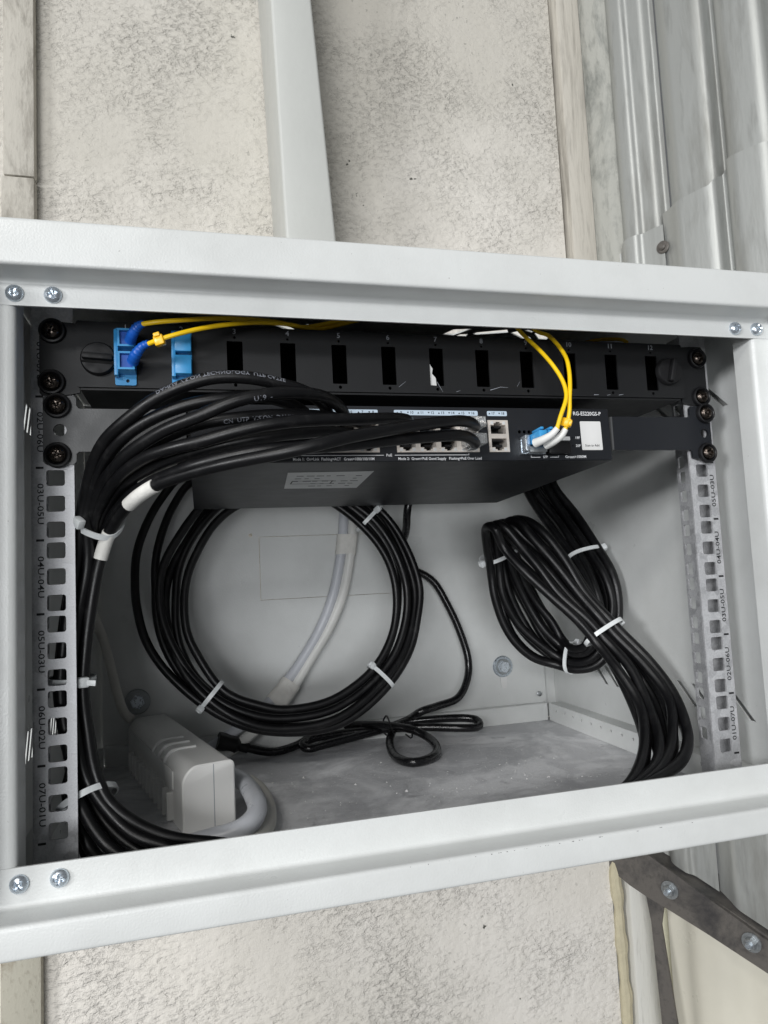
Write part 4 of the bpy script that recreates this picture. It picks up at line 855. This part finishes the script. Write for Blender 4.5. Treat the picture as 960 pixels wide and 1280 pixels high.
def plug(parent, x, z, up):
    s = 1 if up else -1
    p = MB().box(x - 5.6, x + 5.6, -24, 4, z - 3.9, z + 3.4, .5, TS).build('clear_plug', M['clear'], parent)
    MB().box(x - 2.8, x + 2.8, -17, -2, z + s * 4.4, z + s * 5.2, .3, TS).build('plug_clip', M['clear'], p)
plug(LB['C7'][0], 38.5, 92.2, True); plug(LB['C8'][0], 38.5, 80.4, False)
def tape(k, qa, qb, grow=.5, tail=None):
    pts = LB[k][1]; a, b = near(pts, qa), near(pts, qb)
    if a > b: a, b = b, a
    t = MB(); t.tube(pts[a:b + 1], CR + grow, 14); t = t.build('label_tape', M['tape'], LB[k][0])
    if tail: MB().box(*tail).build('tape_tail', M['tape'], t)

# --- the big coil behind the switch
GC = 'loops of the black cable coil'
coil_lab = ['black cable forming the innermost loop of the coil below the switch', 'second loop from the inside at the left of the black coil', 'fourth loop from the inside at the left of the black coil',
            'second loop from the outside at the left of the black coil', 'black cable forming the outermost loop of the coil below the switch', 'third loop from the inside at the left of the black coil']
CO = {}
for i, k in enumerate(('L1', 'L2', 'L3', 'L4', 'L5', 'L6')):
    CO[k] = cable_obj('coil_' + k, CR + .1, M['cable'], 'coiled_cable', coil_lab[i] or 'black cable running between the innermost and outermost loops of the coil', 'cable', GC)
GR = 'black cables of the looped bundle at the right'
RB = {}
for i in range(10):
    RB[i] = cable_obj('right_%d' % i, CR + .5, M['cable'], 'network_cable', {0: 'outermost strand on the right edge of the crossed black loop', 9: 'innermost strand on the left edge of the crossed black loop', 1: 'strand next to the right edge of the crossed black loop', 8: 'strand next to the left edge of the crossed black loop'}.get(i, 'black network cable within the crossed loop hanging by the right side wall'), 'cable', GR)
printed(RB[2][1], 'DAHUA VISION UTP', 4.2, RB[2][1][near(RB[2][1], (250, 170, -40))], .3, RB[2][0], CR)
printed(RB[8][1], 'DAHUA VISION TECHNOLOGY UTP', 4.2, RB[8][1][near(RB[8][1], (190, 135, -20))], .2, RB[8][0], CR)

# --- power cord, white and grey leads
pc, pcp = cable_obj('power_cord', 4.3, M['cord'], 'mains_cable', 'shiny black power cord folded on the cabinet floor under the coil', 'power cord')
MB().tube(pcp[-9:], lambda u: 5.2 + 3.2 * (u > .35) + .8 * (u > .7), 12).build('plug', M['black_plastic'], pc)
tw = thing('twist_tie', 'thin black twist tie round the folded power cord', 'twist tie', (44, 292, -170))
ring = [Vector((44 + 1.5 * math.sin(a * 2), 293 + 21 * math.cos(a), -173 + 10.5 * math.sin(a))) for a in [2 * math.pi * k / 36 for k in range(37)]]
mb = MB(); mb.tube(ring, .9, 8); mb.build('loop', M['black_plastic'], tw)
mb = MB(); mb.tube(spline([(44, 272, -171), (52, 265, -170), (62, 262, -176), (60, 258, -180), (55, 262, -176)], 2), .8, 8); mb.build('twisted_end', M['black_plastic'], tw)
wa, wap = cable_obj('white_a', 5.6, M['grey_cable'], 'white_lead', 'bluish white lead, left of the pair taped together behind the coil', 'cable', 'pair of white leads')
wb, wbp = cable_obj('white_b', 5.8, M['white_cable'], 'white_lead', 'cream white lead, right of the pair taped together behind the coil', 'cable', 'pair of white leads')
def wrap(q0, q1, label):
    i0, i1 = sorted((near(wap, q0), near(wap, q1))); mb = MB()
    pts = [wap[i] for i in range(i0, i1 + 1)]; pr = [wbp[near(wbp, p)] for p in pts]
    vs = []; fs = []; n = 28
    for k, (p, q) in enumerate(zip(pts, pr)):
        c = (p + q) / 2; u = (q - p); hw = u.length / 2; u.normalize()
        t = (pts[min(k + 1, len(pts) - 1)] - pts[max(k - 1, 0)]).normalized(); v = t.cross(u).normalized()
        for j in range(n):
            a = 2 * math.pi * j / n; ca, sa = math.cos(a), math.sin(a)
            vs.append(c + u * (hw * (1 if ca > 0 else -1) * min(1, abs(ca) * 3) + 6.6 * ca) + v * 6.6 * sa)
    for k in range(len(pts) - 1):
        for j in range(n):
            j2 = (j + 1) % n; fs.append((k * n + j, k * n + j2, (k + 1) * n + j2, (k + 1) * n + j))
    mb.add(vs, fs, True); o = mb.build('tape_wrap', M['tape'])
    mb2 = MB()
    tag(o, label, 'tape', 'cream tape round the white leads')
wrap((10, 314, 38), (5, 314, 18), 'cream tape round the white leads, upper wrap under the switch')
wrap((-58, 310, -120), (-74, 306, -142), 'cream tape round the white leads, lower wrap near the coil bottom')
cable_obj('grey_left', 4.6, M['beige_cable'], 'grey_lead', 'thin grey lead on the dim back wall, running down to the white power strip', 'cable')
cable_obj('thick', 7.0, M['grey_cable'], 'thick_lead', 'thick bluish grey lead curling round the end of the white power strip', 'cable')
mb = MB(); mb.tube(SM['beige'], 6.4, 14)
tag(mb.build('flat_lead', M['beige_cable'], origin=SM['beige'][0]), 'cream lead lying on the floor outside the thick grey lead', 'cable')

# --- white power strip, standing on its side
O0 = Vector((-145.5, 91.5, -190)); ax = Vector((-57, 219, 0)).normalized(); rt = Vector((ax.y, -ax.x, 0))
def PS(s_, u, v): return O0 + ax * s_ + rt * u + Vector((0, 0, v))
sec = fillet([(-19.5, 0.3), (-19.5, 39), (-12, 47.4), (19.5, 47.4), (19.5, 0.3)], 5, 5)
def shell(mb, s0, s1, g=0.0, b=0.0):
    rings = ([(s0, -b), (s0 + b, 0)] if b else [(s0, 0)]) + [(s1, 0)]
    vs = []; fs = []; n = len(sec)
    for s_, gr in rings:
        for u, v in sec:
            vs.append(PS(s_, u * (1 + (g + gr) / 20), (v - 23.5) * (1 + (g + gr) / 24) + 23.5 if v > 1 else v))
    for k in range(len(rings) - 1):
        for i in range(n):
            j = (i + 1) % n; fs.append((k * n + i, k * n + j, (k + 1) * n + j, (k + 1) * n + i))
    fs.append(tuple(range(n))); fs.append(tuple((len(rings) - 1) * n + i for i in range(n))[::-1])
    return mb.add(vs, fs, True)
ps = thing('power_strip', 'white power strip standing on its side on the cabinet floor at the left', 'power strip', O0)
shell(MB(), 5.2, 232).build('strip_body', M['ivory'], ps, auto=.5)
shell(MB(), 0, 5.0, .25, 1.2).build('end_cap', M['ivory'], ps, auto=.7)
MB().add([PS(-.12, 3.2, .5), PS(-.12, 3.8, .5), PS(-.12, 3.8, 46.8), PS(-.12, 3.2, 46.8)], [(0, 1, 2, 3)]).build('cap_seam', M['grey_print'], ps)
for s_, ln in ((62, 30), (84, 5), (106, 5)):
    pts = [PS(s_, -19.6, 40 - ln), PS(s_, -19.6, 36), PS(s_, -18.6, 41.5), PS(s_, -13.5, 46.8), PS(s_, -7, 47.5), PS(s_, 6, 47.5)]
    mb = MB(); mb.tube(spline(pts, 2), 1.5, 8); mb.build('raised_rib', M['ivory_lit'], ps)
for k in range(11):                       # white fins standing for light stripes along the outlet side's foot
    xf = Matrix.Translation(PS(34 + k * 17, -19.4, 13)) @ Matrix(((rt.x, ax.x, 0), (rt.y, ax.y, 0), (0, 0, 1))).to_4x4()
    MB().box(-5.0, .5, -2.2, 2.2, -11, 10 - k * .3, .8, xf).build('light_stripe_fin', M['white_boot'], ps)
MB().box(-1.0, .4, -92, 92, -5, 9, .6, Matrix.Translation(PS(122, -19.6, 30)) @ Matrix(((rt.x, ax.x, 0), (rt.y, ax.y, 0), (0, 0, 1))).to_4x4()).build('outlet_face', M['ivory'], ps)

# --- fibre patch cord
fc = thing('fibre_patch_cord', 'yellow twin fibre patch cord from the blue adapter to the switch', 'patch cord', PATHS['fibre_a'][0])
for k in ('a', 'b'):
    MB().tube(spline(PATHS['fibre_' + k], 2.5), 1.45, 10).build('fibre', M['yellow'], fc)
    MB().tube(spline(PATHS['boot_' + k], 1.2), lambda u: 2.1 + 1.1 * u, 12).build('white_boot', M['white_boot'], fc)
    pts = spline(PATHS['blueboot_' + k], .8)
    MB().tube(pts, lambda u: 2.1 + 1.3 * min(1, u * 1.4) + .22 * math.sin(u * 46), 12).build('blue_boot', M['deep_blue'], fc)
for k in (0, 1):
    b = MB().box(81.8 + k * 7.2, 87.8 + k * 7.2, -27, -5, 78, 85.4, .7, TS).build('blue_connector', M['blue'], fc)
    MB().box(83.6 + k * 7.2, 86 + k * 7.2, -26, -12, 86.2, 88, .5, TS).build('latch', M['blue'], b)
def clip(q, key, r0):
    pts = spline(PATHS[key], 2.5); i = near(pts, q); fr = frames(pts)[i]
    mb = MB()
    xf = Matrix.Translation(fr[0]) @ Matrix((fr[1], fr[2], fr[3])).transposed().to_4x4()
    c = MB().box(-3, 3, -2.6, 2.4, -2.6, 3.8, 1.0, xf).build('clip', M['amber'], fc)
    MB().box(-2.0, 2.0, 1.2, 3.4, -3.8, -1.2, .6, xf).build('clip_tab', M['amber'], c)
clip(PATHS['fibre_b'][1], 'fibre_b', 1.45)
clip(PATHS['fibre_b'][-2], 'fibre_b', 1.45)
mb = MB(); mb.tube(spline([(168, 84, 180), (176, 66, 182), (186, 48, 180), (196, 30, 172), (200, 60, 162)], 3), 1.45, 10)
tag(mb.build('fibre_lead', M['yellow'], origin=(186, 50, 180)), 'short visible length of yellow fibre above slot eleven of the patch panel', 'fibre lead')

# --- cable ties
GT = 'natural nylon cable ties'
def tie(label, pathsets, q, head=90.0, tail=8.0, tail_dir=None, extra=1.0, w=3.8, to=None, tilt=0.0, win=34):
    q = Vector(q); ps_ = []; tg = Vector((0, 0, 0))
    for p in pathsets:
        i = near(p, q)
        d = (p[min(i + 2, len(p) - 1)] - p[max(i - 2, 0)]).normalized()
        if tg.length > 0 and d.dot(tg) < 0: d = -d
        tg += d
    tg.normalize()
    for p in pathsets:                      # where each cable crosses the tie's plane
        dirs = lambda j: abs((p[min(j + 1, len(p) - 1)] - p[max(j - 1, 0)]).normalized().dot(tg))
        i = min((j for j in range(len(p)) if (p[j] - q).length < win and dirs(j) > .75), key=lambda j: abs((p[j] - q).dot(tg)), default=None)
        if i is not None: ps_.append(p[i] - tg * (p[i] - q).dot(tg))
    vd = Vector((0, -1, 0)); vd = (vd - tg * vd.dot(tg)).normalized(); ud = tg.cross(vd).normalized()
    us = [(p - q).dot(ud) for p in ps_]; vs_ = [(p - q).dot(vd) for p in ps_]
    cu, cv = (max(us) + min(us)) / 2, (max(vs_) + min(vs_)) / 2
    ru = (max(us) - min(us)) / 2 + CR + extra; rv = (max(vs_) - min(vs_)) / 2 + CR + extra
    c = q + ud * cu + vd * cv
    t = thing('cable_tie', label, 'cable tie', c, GT)
    n = 40; vs = []; fs = []
    def at(a, g):
        ca, sa = math.cos(a), math.sin(a)
        e = .8
        x = math.copysign(abs(ca) ** e, ca) * (ru + g); y = math.copysign(abs(sa) ** e, sa) * (rv + g)
        return c + ud * x + vd * y
    for k in range(n):
        a = 2 * math.pi * k / n
        sk = tg * tilt * math.sin(a)
        for g, h in ((0, -w / 2), (1.2, -w / 2), (1.2, w / 2), (0, w / 2)): vs.append(at(a, g) + tg * h + sk)
    for k in range(n):
        k2 = (k + 1) % n
        for j in range(4):
            j2 = (j + 1) % 4; fs.append((k * 4 + j, k * 4 + j2, k2 * 4 + j2, k2 * 4 + j))
    MB().add(vs, fs, True).build('strap', M['nylon'], t, auto=.9)
    a = math.radians(head); o = at(a, 1.6); nrm_ = (o - c); nrm_ = (nrm_ - tg * nrm_.dot(tg)).normalized(); tn = nrm_.cross(tg).normalized()
    xf = Matrix.Translation(o) @ Matrix((tn, tg, nrm_)).transposed().to_4x4()
    h = MB().box(-3.4, 3.4, -3.2, 3.2, -1.6, 3.6, 1.1, xf).build('head', M['nylon'], t)
    MB().box(-2.0, 2.0, -1.7, 1.7, 3.2, 3.75, .3, xf).build('ratchet', M['nylon'], h)
    if tail:
        d = Vector(tail_dir).normalized() if tail_dir else nrm_
        p0 = o + nrm_ * 1.5; p1 = p0 + d * tail
        side = (tg - d * tg.dot(d)).normalized(); up_ = d.cross(side).normalized()
        xf = Matrix.Translation((p0 + p1) / 2) @ Matrix((d, side, up_)).transposed().to_4x4()
        MB().box(-tail / 2, tail / 2, -w / 2 + .2, w / 2 - .2, -.6, .6, .2, xf).build('tail', M['nylon'], t)
    return c
LBp = [v[1] for v in LB.values()]; COp = [v[1] for v in CO.values()]; RBp = [v[1] for v in RB.values()]
tie('upper left nylon tie round the bundle, over the white tape by the rail', LBp, (-203, 8, 30), 118, 12, (-.75, .3, .55), .6, tilt=-5)
tie('small nylon tie with a pointed end halfway down the left rail', LBp, (-229, 22, -65), 60, 8, (1, -.3, -.1), .6)
tie('lower left nylon tie round the bundle where it fans out', LBp, (-216, 16, -137), 120, 9, (-.8, .5, -.4), .6, tilt=6)
tie('nylon tie on the lower left of the coil, dimly lit', COp, (-143, 212, -113), 35, 3, None, .4)
tie('nylon tie at the top right of the coil, close under the switch', COp, (20, 236, 49), 70, 4, None, .4)
tie('nylon tie on the lower right of the coil, over the white leads side', COp, (19, 210, -106), 150, 3, None, .4)
tie('nylon tie round the right bundle just under the switch, head at its left', RBp, (240, 180, 6), 158, 0, None, .6)
tie('wide bright nylon tie where the right bundle crosses itself', RBp, (204, 112, -70), 200, 0, None, .8)
tie('nylon tie at the bottom of the right loop with its end sticking down', RBp, (212, 190, -103), 330, 7, (0, -.3, -1), .5)
tie('nylon tie at the upper left of the right loop, partly hidden', RBp, (149, 206, 4), 170, 3, None, .3, win=26)
# white marker tapes on two cables of the left bundle
tape('C9', (-186, -24, 49), (-165, -40, 61)); tape('C7', (-196, -15, 43), (-178, -38, 53)); tape('C7', (-205, 7, 30), (-212, 12, 10))

# crumbs of plaster on the cabinet floor, too many and too small to count
R = random.Random(11); mb = MB()
spots = [(-40, 120, 70), (60, 90, 60), (120, 200, 80), (30, 230, 60), (150, 110, 50), (-90, 200, 50)]
for i in range(520):
    cx, cy, sd = spots[R.randrange(len(spots))]
    x, y = R.gauss(cx, sd * .5), R.gauss(cy, sd * .5)
    if not (-235 < x < 240 and -20 < y < 310): continue
    r = abs(R.gauss(.22, .26)) + .16
    if R.random() < .03: r *= 2.2
    a = R.uniform(0, 6.28); h = r * R.uniform(.5, 1.1)
    pts = [(x + r * math.cos(a + k * 2.09) * R.uniform(.6, 1.3), y + r * math.sin(a + k * 2.09) * R.uniform(.6, 1.3), -189.95) for k in range(3)]
    mb.add(pts + [(x, y, -189.95 + h)], [(0, 1, 3), (1, 2, 3), (2, 0, 3)])
o = mb.build('plaster_crumbs', M['sticker'], origin=(0, 130, -190)); o['kind'] = 'stuff'
tag(o, 'white plaster crumbs scattered over the dusty cabinet floor', 'debris')
